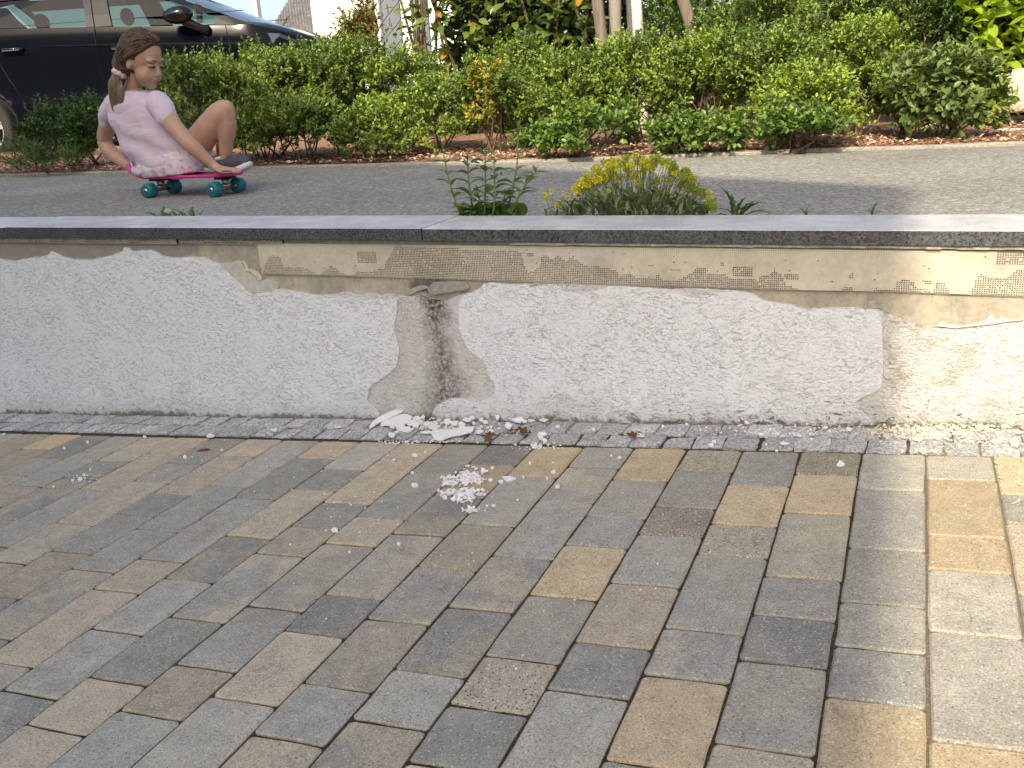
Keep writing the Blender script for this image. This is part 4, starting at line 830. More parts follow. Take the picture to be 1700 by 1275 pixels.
# rough stones at the right end of the bed
MSTONE = granite_mat('pale_limestone', (0.50, 0.43, 0.32), (0.64, 0.57, 0.46), 22, 0.95, 1.0)
def rock(seed, c, d, name, label, cat, rot=0.0, group=None, mat=None):
    r = random.Random(seed); bm = bmesh.new(); bmesh.ops.create_cube(bm, size=1); bmesh.ops.subdivide_edges(bm, edges=bm.edges[:], cuts=4, use_grid_fill=True)
    for v in bm.verts:
        n = v.co.normalized() * 0.62; v.co = v.co * 0.72 + n * 0.28; k = mnoise.noise(v.co * 2.3 + Vector((seed, 0, 0))) * 0.10 + mnoise.noise(v.co * 7 + Vector((seed, 3, 0))) * 0.035; v.co += v.normal * k
        v.co = Vector((v.co.x * d[0], v.co.y * d[1], v.co.z * d[2]))
    me = bpy.data.meshes.new(name); bm.to_mesh(me); bm.free(); me.materials.append(mat or MSTONE)
    o = inst(name, me, None, label=label, cat=cat, group=group); o.location = c; o.rotation_euler = (r.uniform(-.05, .05), r.uniform(-.05, .05), rot); return o
q = onY(1654, 150, 6.1); rock(3, (q[0], 6.1, q[2] - 0.02), (0.27, 0.25, 0.20), 'boulder', 'big pale limestone block under the sunny laurel', 'boulder', 0.1)
q = onY(1700, 140, 6.2); rock(5, (q[0] + 0.03, 6.25, q[2] - 0.02), (0.20, 0.22, 0.20), 'boulder', 'pale limestone block cut by the right edge of the picture', 'boulder', -0.1)
for i, (x, y, d, lab) in enumerate(((1664, 205, (0.10, 0.07, 0.05), 'light grey stone lying by the end of the broad leaved bush'), (1678, 219, (0.15, 0.14, 0.03), 'flat pale slab set in the ground at the end of the kerb'), (1655, 165, (0.10, 0.08, 0.06), 'rounded pale stone below the big limestone block'), (1690, 186, (0.16, 0.10, 0.03), 'flat stone in the grass near the right edge'))):
    q = onZ(x, y, ZR + 0.02); rock(10 + i, (q[0], q[1], ZR + 0.02), d, 'stone', lab, 'stone', i * 0.5)
rg = np.random.default_rng(77); P, D, U, Ln, Wd, tn, cl = twig_cloud(rg, (onZ(1685, 190, ZR)[0], onZ(1685, 195, ZR)[1], ZR + 0.03), (0.22, 0.35, 0.06), 260, 30, 6, 0.05, 0.07, 0.006, 1.2)
gr = inst('dry_grass', leaves_mesh('dry_grass', P, D, U, Ln, Wd, tn, leaf_mat('dry_grass_blade', (0.19, 0.19, 0.075), 0.5, 0.3)), None, label='dry thin grass between the pale stones at the right edge', cat='grass', kind='stuff')
# bark chips on the bed
rg = np.random.default_rng(8); n = 9000; X = rg.uniform(-6.6, 0.75, n); YY = np.array([kerb_y(x) for x in X]) + 0.055 + 1.1 * rg.random(n) ** 1.8
P = np.stack([X, YY, np.full(n, ZR + 0.030) + rg.normal(size=n) * 0.006], 1); D = rg.normal(size=(n, 3)) * np.array([1, 1, 0.25]); U = nrm(np.array([0, 0, 1.0]) + rg.normal(size=(n, 3)) * 0.35)
chip = leaf_mat('bark_chip', (0.46, 0.28, 0.19), 0.55, 0.0, 0.9, 0.1, hue=(1.25, 1.45, 1.7))
inst('bark_chips', leaves_mesh('bark_chips', P, D, U, rg.uniform(0.012, 0.034, n), rg.uniform(0.008, 0.018, n), rg.random(n), chip, 0.02), None, label='reddish bark chips strewn over the planting bed', cat='bark mulch', kind='stuff')

# ================================================================== CARS
def paint(name, col, rough=0.12, flake=0.0):
    m, nt, p = M_(name); setp(p, Base_Color=col, Roughness=rough, Specular_IOR_Level=0.13, Coat_Weight=0.0); return m
MBLK = paint('black_car_paint', (0.004, 0.005, 0.008), 0.12); MWHT = paint('white_car_paint', (0.72, 0.73, 0.74), 0.25)
MTRIM = plain('black_trim', (0.012, 0.012, 0.013), 0.5); MGLOSS = plain('gloss_black', (0.006, 0.006, 0.007), 0.15); MTYRE = plain('tyre_rubber', (0.035, 0.034, 0.033), 0.85, var=0.3, scale=60)
MALLOY = plain('alloy_rim', (0.72, 0.72, 0.73), 0.3, 0.6); MINT = plain('car_interior', (0.035, 0.038, 0.042), 0.8); MLAMP = plain('headlamp_glass', (0.06, 0.07, 0.08), 0.05, coat=1.0); MPIL = plain('pillar_film', (0.032, 0.032, 0.034), 0.45, spec=0.2); MWSC = plain('dark_windscreen', (0.012, 0.015, 0.018), 0.12, spec=0.22)
def glass_mat():
    m = bpy.data.materials.new('tinted_glass'); m.use_nodes = True; nt = m.node_tree; nt.nodes.clear(); out = nt.nodes.new('ShaderNodeOutputMaterial')
    t = nt.nodes.new('ShaderNodeBsdfTransparent'); t.inputs[0].default_value = (0.34, 0.47, 0.45, 1); gl = nt.nodes.new('ShaderNodeBsdfGlossy'); gl.inputs['Roughness'].default_value = 0.02
    fr = nt.nodes.new('ShaderNodeFresnel'); fr.inputs[0].default_value = 1.5; mx = nt.nodes.new('ShaderNodeMixShader')
    nt.links.new(fr.outputs[0], mx.inputs[0]); nt.links.new(t.outputs[0], mx.inputs[1]); nt.links.new(gl.outputs[0], mx.inputs[2]); nt.links.new(mx.outputs[0], out.inputs[0]); return m
MGLS = glass_mat()
HW = 0.89
def belt(x): return float(np.interp(x, [-0.8, 0.0, 0.38, 1.30, 2.67, 2.75, 2.90, 3.05, 3.20, 3.32, 3.40], [1.20, 1.19, 1.18, 1.145, 1.08, 1.085, 1.06, 1.02, 0.96, 0.88, 0.80]))
def plan(x): return float(np.interp(x, [-0.85, -0.7, -0.3, 0.5, 2.3, 2.8, 3.05, 3.20, 3.32, 3.40], [0.16, 0.06, 0.01, 0.0, 0.0, 0.03, 0.10, 0.20, 0.35, 0.52]))
def side(x, z):
    """half width of the body at height z (crease lines included)"""
    b = belt(x); zz = [0.20, 0.32, 0.46, 0.525, 0.56, 0.66, b - 0.20, b - 0.165, b - 0.15, b - 0.05, b]
    dd = [0.085, 0.035, 0.018, 0.004, 0.030, 0.030, 0.010, 0.002, 0.022, 0.035, 0.065]
    return HW - plan(x) - float(np.interp(z, zz, dd))
def arch_z(x):
    z = 0.20
    for hx in (0.0, 2.60):
        d = abs(x - hx)
        if d < 0.385: z = max(z, 0.30 + math.sqrt(0.385 ** 2 - d * d))
    return z
def build_car(name, label, loc, body_m, group=None):
    t = thing(name, label, 'car', (0, 0, 0), group)
    xs = sorted(set([round(-0.85 + i * 0.05, 3) for i in range(90)] + [-0.385, 0.385, 2.215, 2.985, 3.62])); xs = [x for x in xs if x <= 3.62]
    zf = [0, 0.06, 0.14, 0.22, 0.30, 0.345, 0.375, 0.46, 0.62, 0.74, 0.765, 0.785, 0.90, 1.0]
    for s in (-1, 1):
        g = Geo(); n = len(zf)
        for x in xs:
            lo = arch_z(x); b = belt(x)
            for f in zf: z = 0.20 + (b - 0.20) * f; z = max(z, lo); g.V.append((x, s * side(x, z), z))
        for i in range(len(xs) - 1):
            for j in range(n - 1):
                a = i * n + j; q = (a, a + n, a + n + 1, a + 1); g.F.append(q if s < 0 else q[::-1])
        o = g.out('body_side', body_m, t, True)
    # bonnet, cowl, rear and nose skins
    g = Geo(); n = 15; hx = [2.62, 2.75, 2.9, 3.0, 3.1, 3.2, 3.28, 3.35, 3.40]
    for x in hx:
        for k in range(n):
            u = -1 + 2 * k / (n - 1); w_ = side(x, belt(x)); g.V.append((x + 0.10 * (1 - u * u) * (x > 3.25), u * w_, belt(x) + 0.035 * (1 - abs(u) ** 3) + (0.018 if 0.62 < abs(u) < 0.9 else 0) * (x < 3.3)))
    for i in range(len(hx) - 1):
        for k in range(n - 1): a = i * n + k; g.F.append((a, a + n, a + n + 1, a + 1))
    g.out('bonnet', body_m, t, True)
    g = Geo(); g.rings([[Vector((3.40 + 0.10 * (1 - u * u), u * side(3.40, z) * 1.0, z)) for u in np.linspace(-1, 1, 11)] for z in (0.22, 0.50, 0.80)], False); g.F = [f for f in g.F if max(f) - min(f) < 13]; g.out('front_bumper', body_m, t, True)
    g = Geo(); g.rings([[Vector((-0.85 - 0.06 * (1 - u * u), u * side(-0.85, z), z)) for u in np.linspace(-1, 1, 11)] for z in (0.22, 0.5, 0.8, 1.20)], False); g.F = [f for f in g.F if max(f) - min(f) < 13]; g.out('tailgate', body_m, t, True)
    # greenhouse: roof skin and pillars, windows left open for the glass
    zr = lambda x: float(np.interp(x, [-0.75, -0.55, 0.0, 0.8, 1.5, 1.95, 2.1], [1.40, 1.52, 1.60, 1.625, 1.60, 1.52, 1.46]))
    def gh(x, f):  # point on the side window plane, f 0 belt .. 1 roof edge
        xx = x - 0.33 * f * max(0, (x - 1.2) / 1.5) * 0  # pillars lean through their own x
        zb = belt(x); ze = zr(min(x, 1.95)) - 0.06
        return zb + (ze - zb) * f, side(x, zb) - 0.24 * f ** 1.15
    def pillar(xb0, xb1, xt0, xt1, m, nm, inset=0.0, f0=0.0, f1=1.0):
        for s in (-1, 1):
            g = Geo(); R2 = []
            for f in np.linspace(f0, f1, 5):
                xa = xb0 + (xt0 - xb0) * f; xb = xb1 + (xt1 - xb1) * f
                za, ya = gh(xa, f); zb2, yb = gh(xb, f); zb2 = za = (za + zb2) / 2 if f > 0.99 else za; zb2 = zb2
                ya -= inset; yb -= inset
                R2.append([Vector((xa, s * ya, za)), Vector((xb, s * yb, zb2)), Vector((xb, s * (yb - 0.03), zb2)), Vector((xa, s * (ya - 0.03), za))])
            if s > 0: R2 = [r[::-1] for r in R2]
            g.rings(R2); g.out(nm, m, t)
    pillar(-0.80, -0.10, -0.55, -0.30, body_m, 'rear_pillar'); pillar(0.02, 0.10, -0.22, -0.14, MTRIM, 'quarter_pillar')
    pillar(1.21, 1.285, 1.13, 1.20, MPIL, 'door_pillar'); pillar(1.295, 1.46, 1.21, 1.35, MPIL, 'door_pillar')
    pillar(2.67, 2.82, 1.60, 1.72, body_m, 'windscreen_pillar')
    pillar(-0.80, 2.75, -0.80, 2.75, MTRIM, 'window_sill', -0.003, 0.0, 0.03); 
    g = Geo(); n = 13; rx = [-0.72, -0.55, -0.3, 0.0, 0.4, 0.8, 1.2, 1.5, 1.72]
    for x in rx:
        w_ = gh(min(x, 2.0), 1.0)[1]
        for k in range(n): u = -1 + 2 * k / (n - 1); g.V.append((x, u * w_, zr(x) - 0.06 * abs(u) ** 3))
    for i in range(len(rx) - 1):
        for k in range(n - 1): a = i * n + k; g.F.append((a, a + n, a + n + 1, a + 1))
    g.out('roof', body_m, t, True)
    pillar(0.02, 1.30, -0.22, 1.20, MTRIM, 'window_frame', -0.002, 0.74, 1.0); pillar(1.30, 2.82, 1.205, 1.72, MTRIM, 'window_frame', -0.002, 0.74, 1.0)
    def pane(xb0, xb1, xt0, xt1, nm, inset=0.014):
        for s in (-1, 1):
            q = []
            for xx, f in ((xb0, 0.02), (xb1, 0.02), (xt1, 0.985), (xt0, 0.985)):
                z, y = gh(xx, f); q.append(Vector((xx, s * (y - inset), z)))
            g = Geo(); g.add(q, [(0, 1, 2, 3)]); g.out(nm, MGLS, t)
    pane(0.10, 1.21, -0.14, 1.13, 'rear_door_glass'); pane(1.46, 2.72, 1.35, 1.66, 'front_door_glass'); pane(-0.12, 0.02, -0.30, -0.22, 'quarter_glass')
    # mirror triangle and windscreen, rear window
    for s in (-1, 1):
        q = [Vector((x, s * (side(x, belt(x)) - 0.012 - 0.24 * f), belt(x) + f * 0.5)) for x, f in ((2.46, 0.01), (2.68, 0.01), (2.46, 0.20))]; g = Geo(); g.prism(q, (0, s * 0.008, 0)); g.out('mirror_triangle', MPIL, t)
    g = Geo()
    for x, z, w_ in ((2.76, 1.085, 0.74), (1.66, 1.545, 0.60)):
        for k in range(7): u = -1 + 2 * k / 6; g.V.append((x + 0.10 * (1 - u * u) * (x > 2), u * w_, z + 0.02 * (1 - u * u)))
    for k in range(6): g.F.append((k, k + 1, k + 8, k + 7))
    g.out('windscreen', MWSC, t, True)
    g = Geo(); g.add([(-0.80, -0.62, 1.21), (-0.80, 0.62, 1.21), (-0.66, 0.5, 1.47), (-0.66, -0.5, 1.47)], [(0, 1, 2, 3)]); g.out('rear_window', MGLS, t)
    # interior
    g = Geo(); g.box((1.1, 0, 0.55), (3.3, 1.5, 0.55)); g.out('cabin_floor', MINT, t)
    for x in (0.30, 1.25):
        for y in (-0.36, 0.36):
            g = Geo(); g.rings([[Vector((x + a * 0.5 - 0.10 * f, y + 0.23 * math.cos(th) * (1 - 0.12 * f), 0.82 + 0.38 * f)) + Vector((0.07 * math.sin(th), 0, 0)) for th in np.linspace(0, 2 * math.pi, 10, endpoint=False)] for f, a in ((0, 0), (0.5, 0), (0.85, 0), (1, 0))])
            so = g.out('seat', MINT, t, True)
            g = Geo(); g.ball((x - 0.13, y, 1.30), (0.055, 0.135, 0.085)); g.out('headrest', MINT, so, True)
    g = Geo(); g.box((2.42, 0, 0.98), (0.50, 1.5, 0.16)); g.out('dashboard', MINT, t)
    # doors: seams, handles, crease lines
    for s in (-1, 1):
        for pts in ([(1.29, 1.145), (1.30, 0.95), (1.305, 0.62), (1.30, 0.26)], [(2.56, 1.085), (2.60, 0.90), (2.62, 0.60), (2.60, 0.26)], [(0.44, 0.60), (0.36, 0.75), (0.24, 1.05), (0.18, 1.18)]):
            g = Geo(); P = []
            for (xa, za), (xb, zb) in zip(pts[:-1], pts[1:]):
                for i in range(6): f = i / 6; x = xa + (xb - xa) * f; z = za + (zb - za) * f; P.append((x, s * (side(x, z) + 0.0005), z))
            g.tube(P, 0.004, 5); g.out('door_seam', MGLOSS, t)
        g = Geo(); P = []
        for i in range(26): x = 0.75 + i * 0.08; z = belt(x) - 0.158 + 0.02 * (i < 3) * 0; P.append((x, s * (side(x, z) + 0.001), z))
        g.tube(P, [0.004 + 0.011 * min(1, i / 14) for i in range(26)], 6, True, (Vector((0, 1, 0)), 0.25)); g.out('crease_line', MGLOSS, t)
        for x in (0.47, 1.55):
            z = belt(x) - 0.185; g = Geo(); y = s * (side(x, z) + 0.028); g.tube([(x - 0.11, y - s * 0.03, z), (x - 0.085, y, z + 0.003), (x + 0.085, y, z + 0.004), (x + 0.11, y - s * 0.03, z + 0.002)], [0.011, 0.016, 0.016, 0.011], 8); ho = g.out('door_handle', MGLOSS, t, True)
            g = Geo(); g.tube([(x - 0.085, y + s * 0.013, z - 0.006), (x + 0.085, y + s * 0.013, z - 0.005)], 0.0045, 6); g.out('handle_strip', plain('handle_chrome', (0.5, 0.5, 0.5), 0.15, 1.0), ho)
        # wing mirror
        M3 = Matrix.Rotation(R_(-4), 4, 'Y'); g = Geo(); yb = s * (side(2.25, 1.05) + 0.13)
        g.ball((2.20, yb, 1.185), (0.165, 0.10, 0.075), M3, 16, 10)
        for i, v in enumerate(g.V):
            if v[0] > 2.20: g.V[i] = (2.20 + (v[0] - 2.20) * 0.75, v[1], v[2])
        mo = g.out('wing_mirror', MGLOSS if body_m is MBLK else body_m, t, True)
        g = Geo(); g.tube([(2.23, yb, 1.135), (2.33, s * (side(2.4, 1.0) + 0.02), 1.075), (2.40, s * (side(2.42, 1.0) - 0.01), 1.045)], [0.045, 0.035, 0.05], 8); g.out('mirror_arm', MTRIM, mo, True)
        g = Geo(); q = [(2.95, 1.00), (3.06, 0.99), (3.20, 0.925), (3.33, 0.84), (3.30, 0.78), (3.16, 0.82), (3.00, 0.90)]; g.prism([Vector((x, s * (side(x, min(z, belt(x))) + 0.006), z)) for x, z in q], (0, s * -0.02, 0)); g.out('headlight', MLAMP, t)
        # wheels
        for x in (0.0, 2.60):
            g = Geo(); yo = s * 0.80; prof = [(0.215, 0.10), (0.29, 0.11), (0.308, 0.095), (0.312, 0.05), (0.312, -0.05), (0.308, -0.095), (0.29, -0.11), (0.215, -0.10)]; n = 40
            g.rings([[Vector((x + r * math.cos(2 * math.pi * k / n), yo + w_, 0.310 + r * math.sin(2 * math.pi * k / n))) for k in range(n)] for r, w_ in prof], False); wo = g.out('tyre', MTYRE, t, True)
            g = Geo()
            g.rings([[Vector((x + r * math.cos(2 * math.pi * k / 30), yo + s * w_, 0.310 + r * math.sin(2 * math.pi * k / 30))) for k in range(30)] for r, w_ in ((0.222, 0.10), (0.20, 0.085), (0.195, 0.02), (0.19, -0.02))], False)
            for k in range(5):
                a = 2 * math.pi * k / 5 + 0.3; d = Vector((math.cos(a), 0, math.sin(a))); e = Vector((-math.sin(a), 0, math.cos(a))); c0 = Vector((x, yo + s * 0.07, 0.310))
                g.prism([c0 + d * 0.03 + e * 0.03, c0 + d * 0.20 + e * 0.05, c0 + d * 0.20 + e * 0.012, c0 + d * 0.10, c0 + d * 0.20 - e * 0.012, c0 + d * 0.20 - e * 0.05, c0 + d * 0.03 - e * 0.03], (0, -s * 0.03, 0))
            g.ball((x, yo + s * 0.075, 0.310), (0.045, 0.02, 0.045)); g.out('rim', MALLOY, wo, False)
            g = Geo(); g.tube([(x, yo - s * 0.15, 0.31), (x, yo - s * 0.02, 0.31)], 0.375, 24); g.out('wheel_well', MTRIM, t)
    t.location = loc; return t
carB = build_car('parked_car', 'black hatchback parked beyond the shrubs behind the girl', (-8.68 - math.sin(R_(20)) * HW, 6.95 + math.cos(R_(20)) * HW, 0.38), MBLK, 'cars parked beyond the bed')
carW = build_car('parked_car', 'white car mostly hidden behind the black hatchback', (onY(415, 14, 13.0)[0] - 1.7, 13.1, 0.41), MWHT, 'cars parked beyond the bed')
carB.rotation_euler = (0, 0, R_(20)); carB.scale = (1, 1, 1.07); carW.rotation_euler = (0, 0, R_(10))

# ================================================================== SKATEBOARD AND GIRL
YB = 3.555
def G(px, py, Y=YB): return Vector(onY(px, py, Y))
sk8 = thing('skateboard', 'small pink plastic skateboard with teal wheels under the girl', 'skateboard', (-3.18, YB, ZR))
xA, xB = -3.372, -2.992; zd = ZR + 0.088
def deck_ring(x):
    t = (x - (-3.545)) / (0.635); hw = 0.074 * (1 - abs(2 * t - 1) ** 5 * 0.62); z = zd + (0.055 * max(0, (-3.40 - x) / 0.145) ** 1.6 if x < -3.40 else 0) + 0.006 * max(0, (x + 2.98) / 0.07)
    th = 0.014; P = []
    for u in np.linspace(-1, 1, 9): P.append(Vector((x, YB + u * hw, z + th * 0.5 + 0.004 * u * u)))
    for u in np.linspace(1, -1, 9): P.append(Vector((x, YB + u * hw * 0.985, z - th * 0.5 + 0.004 * u * u)))
    return P
g = Geo(); g.rings([deck_ring(x) for x in np.linspace(-3.545, -2.910, 26)]); g.out('deck', plain('pink_plastic', (0.62, 0.035, 0.26), 0.35, var=0.06, scale=12), sk8, True)
MTRK = plain('truck_metal', (0.32, 0.32, 0.33), 0.35, 0.8); MTEAL = plain('teal_urethane', (0.010, 0.15, 0.175), 0.35, var=0.15, scale=30); MBLKP = plain('black_riser', (0.012, 0.012, 0.012), 0.6)
MBEAR = plain('bearing_steel', (0.45, 0.45, 0.46), 0.3, 0.9)
for xa in (xA, xB):
    g = Geo(); g.box((xa, YB, zd - 0.012), (0.085, 0.055, 0.010)); g.out('riser', MBLKP, sk8)
    g = Geo(); g.tube([(xa, YB, zd - 0.012), (xa, YB, ZR + 0.038)], [0.022, 0.013], 10); g.tube([(xa, YB - 0.075, ZR + 0.031), (xa, YB + 0.075, ZR + 0.031)], 0.0085, 10)
    g.ball((xa, YB, ZR + 0.042), (0.02, 0.03, 0.016)); g.out('truck', MTRK, sk8, True)
    for s in (-1, 1):
        n = 28; yc = YB + s * 0.082; g = Geo(); prof = [(0.012, -0.023), (0.028, -0.026), (0.033, -0.019), (0.034, 0.0), (0.033, 0.019), (0.028, 0.026), (0.012, 0.023)]
        g.rings([[Vector((xa + r * math.cos(2 * math.pi * k / n), yc + w_, ZR + 0.034 + r * math.sin(2 * math.pi * k / n))) for k in range(n)] for r, w_ in prof]); wo = g.out('wheel', MTEAL, sk8, True)
        g = Geo(); g.tube([(xa, yc - 0.0265, ZR + 0.034), (xa, yc + 0.0265, ZR + 0.034)], 0.0105, 14); g.out('bearing', MBEAR, wo, True)
        g = Geo(); g.tube([(xa, yc - 0.030, ZR + 0.034), (xa, yc + 0.030, ZR + 0.034)], 0.0055, 6); g.out('axle_nut', MBLKP, wo)

def solidify(g, voxel, smooth=2, name='tmp', disp=None):
    """union of all the closed shapes in g as one continuous skin"""
    me = mesh(name, g.V, g.F); o = bpy.data.objects.new(name, me); COL.objects.link(o)
    m = o.modifiers.new('r', 'REMESH'); m.mode = 'VOXEL'; m.voxel_size = voxel; m.adaptivity = 0
    s = o.modifiers.new('s', 'SMOOTH'); s.iterations = smooth; s.factor = 0.5
    dg = bpy.context.evaluated_depsgraph_get(); dg.update(); me2 = bpy.data.meshes.new_from_object(o.evaluated_get(dg)); bpy.data.objects.remove(o); bpy.data.meshes.remove(me)
    if disp is not None:
        for v in me2.vertices: v.co = v.co + v.normal * disp(v.co)
    me2.polygons.foreach_set('use_smooth', [True] * len(me2.polygons)); me2.update(); me2.name = name; return me2
def limb(g, pts, n=16):
    """pts: (px, py, Y, radius in m)"""
    P = [G(a, b, c) for a, b, c, r in pts]; R3 = [p[3] for p in pts]
    # resample smoothly
    Q = []; RR = []
    for i in range(len(P) - 1):
        p0 = P[max(0, i - 1)]; p1 = P[i]; p2 = P[i + 1]; p3 = P[min(len(P) - 1, i + 2)]
        for k in range(5):
            t = k / 5; Q.append(0.5 * ((2 * p1) + (p2 - p0) * t + (2 * p0 - 5 * p1 + 4 * p2 - p3) * t * t + (3 * p1 - p0 - 3 * p2 + p3) * t ** 3)); RR.append(R3[i] + (R3[i + 1] - R3[i]) * (3 * t * t - 2 * t ** 3))
    Q.append(P[-1]); RR.append(R3[-1]); g.tube(Q, RR, n); g.ball(P[0], R3[0]); g.ball(P[-1], R3[-1])
def torso(g, rings, grow=1.0, add=0.0, n=20):
    out = []
    for cx, cy, Y, a, b, ang in rings:
        C = G(cx, cy, Y); A = G(cx + math.cos(R_(ang)) * 10, cy + math.sin(R_(ang)) * 10, Y) - C; A = A / 10 * a; A = A * grow + A.normalized() * add; b = b * grow + add
        out.append([C + A * (abs(math.cos(t)) ** 0.85 * math.copysign(1, math.cos(t))) + Vector((0, b, 0)) * (abs(math.sin(t)) ** 0.85 * math.copysign(1, math.sin(t))) for t in np.linspace(0, 2 * math.pi, n, endpoint=False)])
    g.rings(out)
person = thing('person', 'girl in a pale lilac T-shirt sitting on a pink skateboard, looking right', 'person', (-3.2, YB, ZR))
MSKIN, nt, p = M_('skin'); v = pos(nt); c = ramp(nt, noise(nt, v, 30, 3), [(0.3, (0.43, 0.255, 0.18)), (0.7, (0.50, 0.30, 0.215))]); nt.links.new(c, p.inputs['Base Color']); setp(p, Roughness=0.5, Specular_IOR_Level=0.4, Subsurface_Weight=0.12, Subsurface_Scale=0.01); p.inputs['Subsurface Radius'].default_value = (1, 0.4, 0.25)
# head axes: forward, right (towards the viewer), up
pt = R_(21); F0 = Vector((1.0, 0.02, 0)).normalized(); HF = (F0 * math.cos(pt) + Vector((0, 0, -math.sin(pt)))).normalized(); HU = (F0 * math.sin(pt) + Vector((0, 0, math.cos(pt)))).normalized(); HR = HF.cross(HU)
HC = G(237, 102, 3.555)
def H(f, r, u): return HC + HF * f + HR * r + HU * u
HM = Matrix((HF, HR, HU)).transposed()
TOR = [(226, 150, 3.555, 22, 0.055, 8), (226, 160, 3.555, 40, 0.072, 4), (228, 172, 3.555, 47, 0.082, 0), (234, 195, 3.555, 44, 0.088, -6), (247, 222, 3.555, 43, 0.088, -14), (262, 250, 3.56, 44, 0.090, -22), (277, 272, 3.56, 46, 0.096, -20), (286, 288, 3.56, 44, 0.085, -8)]
body = Geo()
torso(body, TOR, 0.90)
limb(body, [(218, 160, 3.56, 0.040), (221, 143, 3.56, 0.037), (230, 118, 3.558, 0.040)])
body.ball(H(-0.012, 0, 0.030), (0.095, 0.074, 0.098), HM, 20, 14); body.ball(H(0.035, 0, -0.040), (0.058, 0.061, 0.064), HM, 16, 10); body.ball(H(0.062, 0, -0.088), (0.024, 0.024, 0.020), HM)
body.ball(H(0.030, 0, -0.072), (0.045, 0.044, 0.030), HM)
for s in (-1, 1):
    body.ball(H(0.050, s * 0.036, -0.044), (0.031, 0.028, 0.031), HM); body.ball(H(-0.014, s * 0.070, -0.016), (0.015, 0.009, 0.024), HM)
    body.ball(H(0.070, s * 0.030, 0.026), (0.016, 0.026, 0.012), HM)
body.tube([H(0.082, 0, 0.006), H(0.089, 0, -0.012), H(0.096, 0, -0.026)], [0.009, 0.010, 0.011], 10); body.ball(H(0.096, 0, -0.029), (0.011, 0.015, 0.010), HM); body.ball(H(0.082, 0, -0.060), (0.013, 0.022, 0.013), HM)
# near arm, hand flat on the deck
limb(body, [(265, 175, 3.505, 0.040), (282, 200, 3.475, 0.040), (297, 219, 3.455, 0.037), (308, 232, 3.45, 0.037), (322, 245, 3.455, 0.036), (340, 262, 3.475, 0.029), (354, 274, 3.49, 0.022), (364, 281, 3.495, 0.020)])
def hand(g, wrist, dirv, side, upv, s=1.0, spread=0.12, curl=0.1, thumb=1):
    W0 = Vector(wrist); d = Vector(dirv).normalized(); sd = Vector(side).normalized(); u = Vector(upv).normalized()
    Mh = Matrix((d, sd, u)).transposed(); g.ball(W0 + d * 0.030 * s, (0.040 * s, 0.031 * s, 0.014 * s), Mh, 14, 8)
    for k, (off, L) in enumerate(((-0.024, 0.046), (-0.008, 0.056), (0.008, 0.058), (0.023, 0.050))):
        b = W0 + d * 0.056 * s + sd * off * s; dd = (d + sd * off * spread * 40 * 0.12).normalized(); m1 = b + dd * L * 0.5 * s + u * 0.004 * s; e = b + dd * L * s - u * curl * L * s
        g.tube([b - d * 0.02 * s, b, m1, e], [0.0085 * s, 0.0085 * s, 0.0078 * s, 0.0065 * s], 8); g.ball(e, 0.0066 * s)
    b = W0 + d * 0.012 * s + sd * thumb * 0.026 * s; e1 = b + (d * 0.75 + sd * thumb * 0.7).normalized() * 0.032 * s; e2 = e1 + (d + sd * thumb * 0.1 - u * 0.2).normalized() * 0.024 * s
    g.tube([b - d * 0.012 * s, b, e1, e2], [0.010 * s, 0.0105 * s, 0.009 * s, 0.0065 * s], 8); g.ball(e2, 0.0066 * s)
wz = ZR + 0.088 + 0.020
w0 = G(362, 280, 3.495); w0.z = max(w0.z, wz)
hand(body, w0, (1, 0.02, -0.10), (0, -1, 0), (0.1, 0, 1), 1.0, 0.10, 0.12, 1)
# far arm: hand grips the raised tail
limb(body, [(189, 180, 3.60, 0.040), (179, 206, 3.63, 0.038), (174, 228, 3.65, 0.037), (177, 243, 3.65, 0.036), (192, 259, 3.62, 0.031), (208, 272, 3.60, 0.025), (222, 282, 3.585, 0.020)])
hand(body, G(222, 281, 3.585), (0.95, -0.30, -0.12), (0.2, 0.95, 0.1), (0.5, 0.0, 0.85), 0.95, 0.06, 0.35, -1)
# legs: knees drawn up, feet set down beyond the board
for dy, sx in ((0.0, 0), (0.13, -5)):
    limb(body, [(292 + sx, 268, 3.60 + dy, 0.072), (322 + sx, 246, 3.60 + dy, 0.066), (347 + sx, 215, 3.60 + dy, 0.058), (364 + sx, 192, 3.60 + dy, 0.051), (374 + sx, 182, 3.605 + dy, 0.045)]); limb(body, [(373 + sx, 183, 3.605 + dy, 0.045), (377 + sx, 196, 3.61 + dy, 0.0445), (377 + sx, 216, 3.615 + dy, 0.042), (375 + sx, 240, 3.62 + dy, 0.033), (374 + sx, 262, 3.62 + dy, 0.026), (374 + sx, 274, 3.62 + dy, 0.026)])
bme = solidify(body, 0.0045, 4, 'body'); bm = bmesh.new(); bm.from_mesh(bme); kx = G(352, 200, 3.6).x; leg = [v for v in bm.verts if v.co.x > kx and v.co.z > ZR + 0.13]
for _ in range(14): bmesh.ops.smooth_vert(bm, verts=leg, factor=0.5, use_axis_x=True, use_axis_y=True, use_axis_z=True)
bm.to_mesh(bme); bm.free(); bo = inst('body', bme, person); bo.data.materials.append(MSKIN)
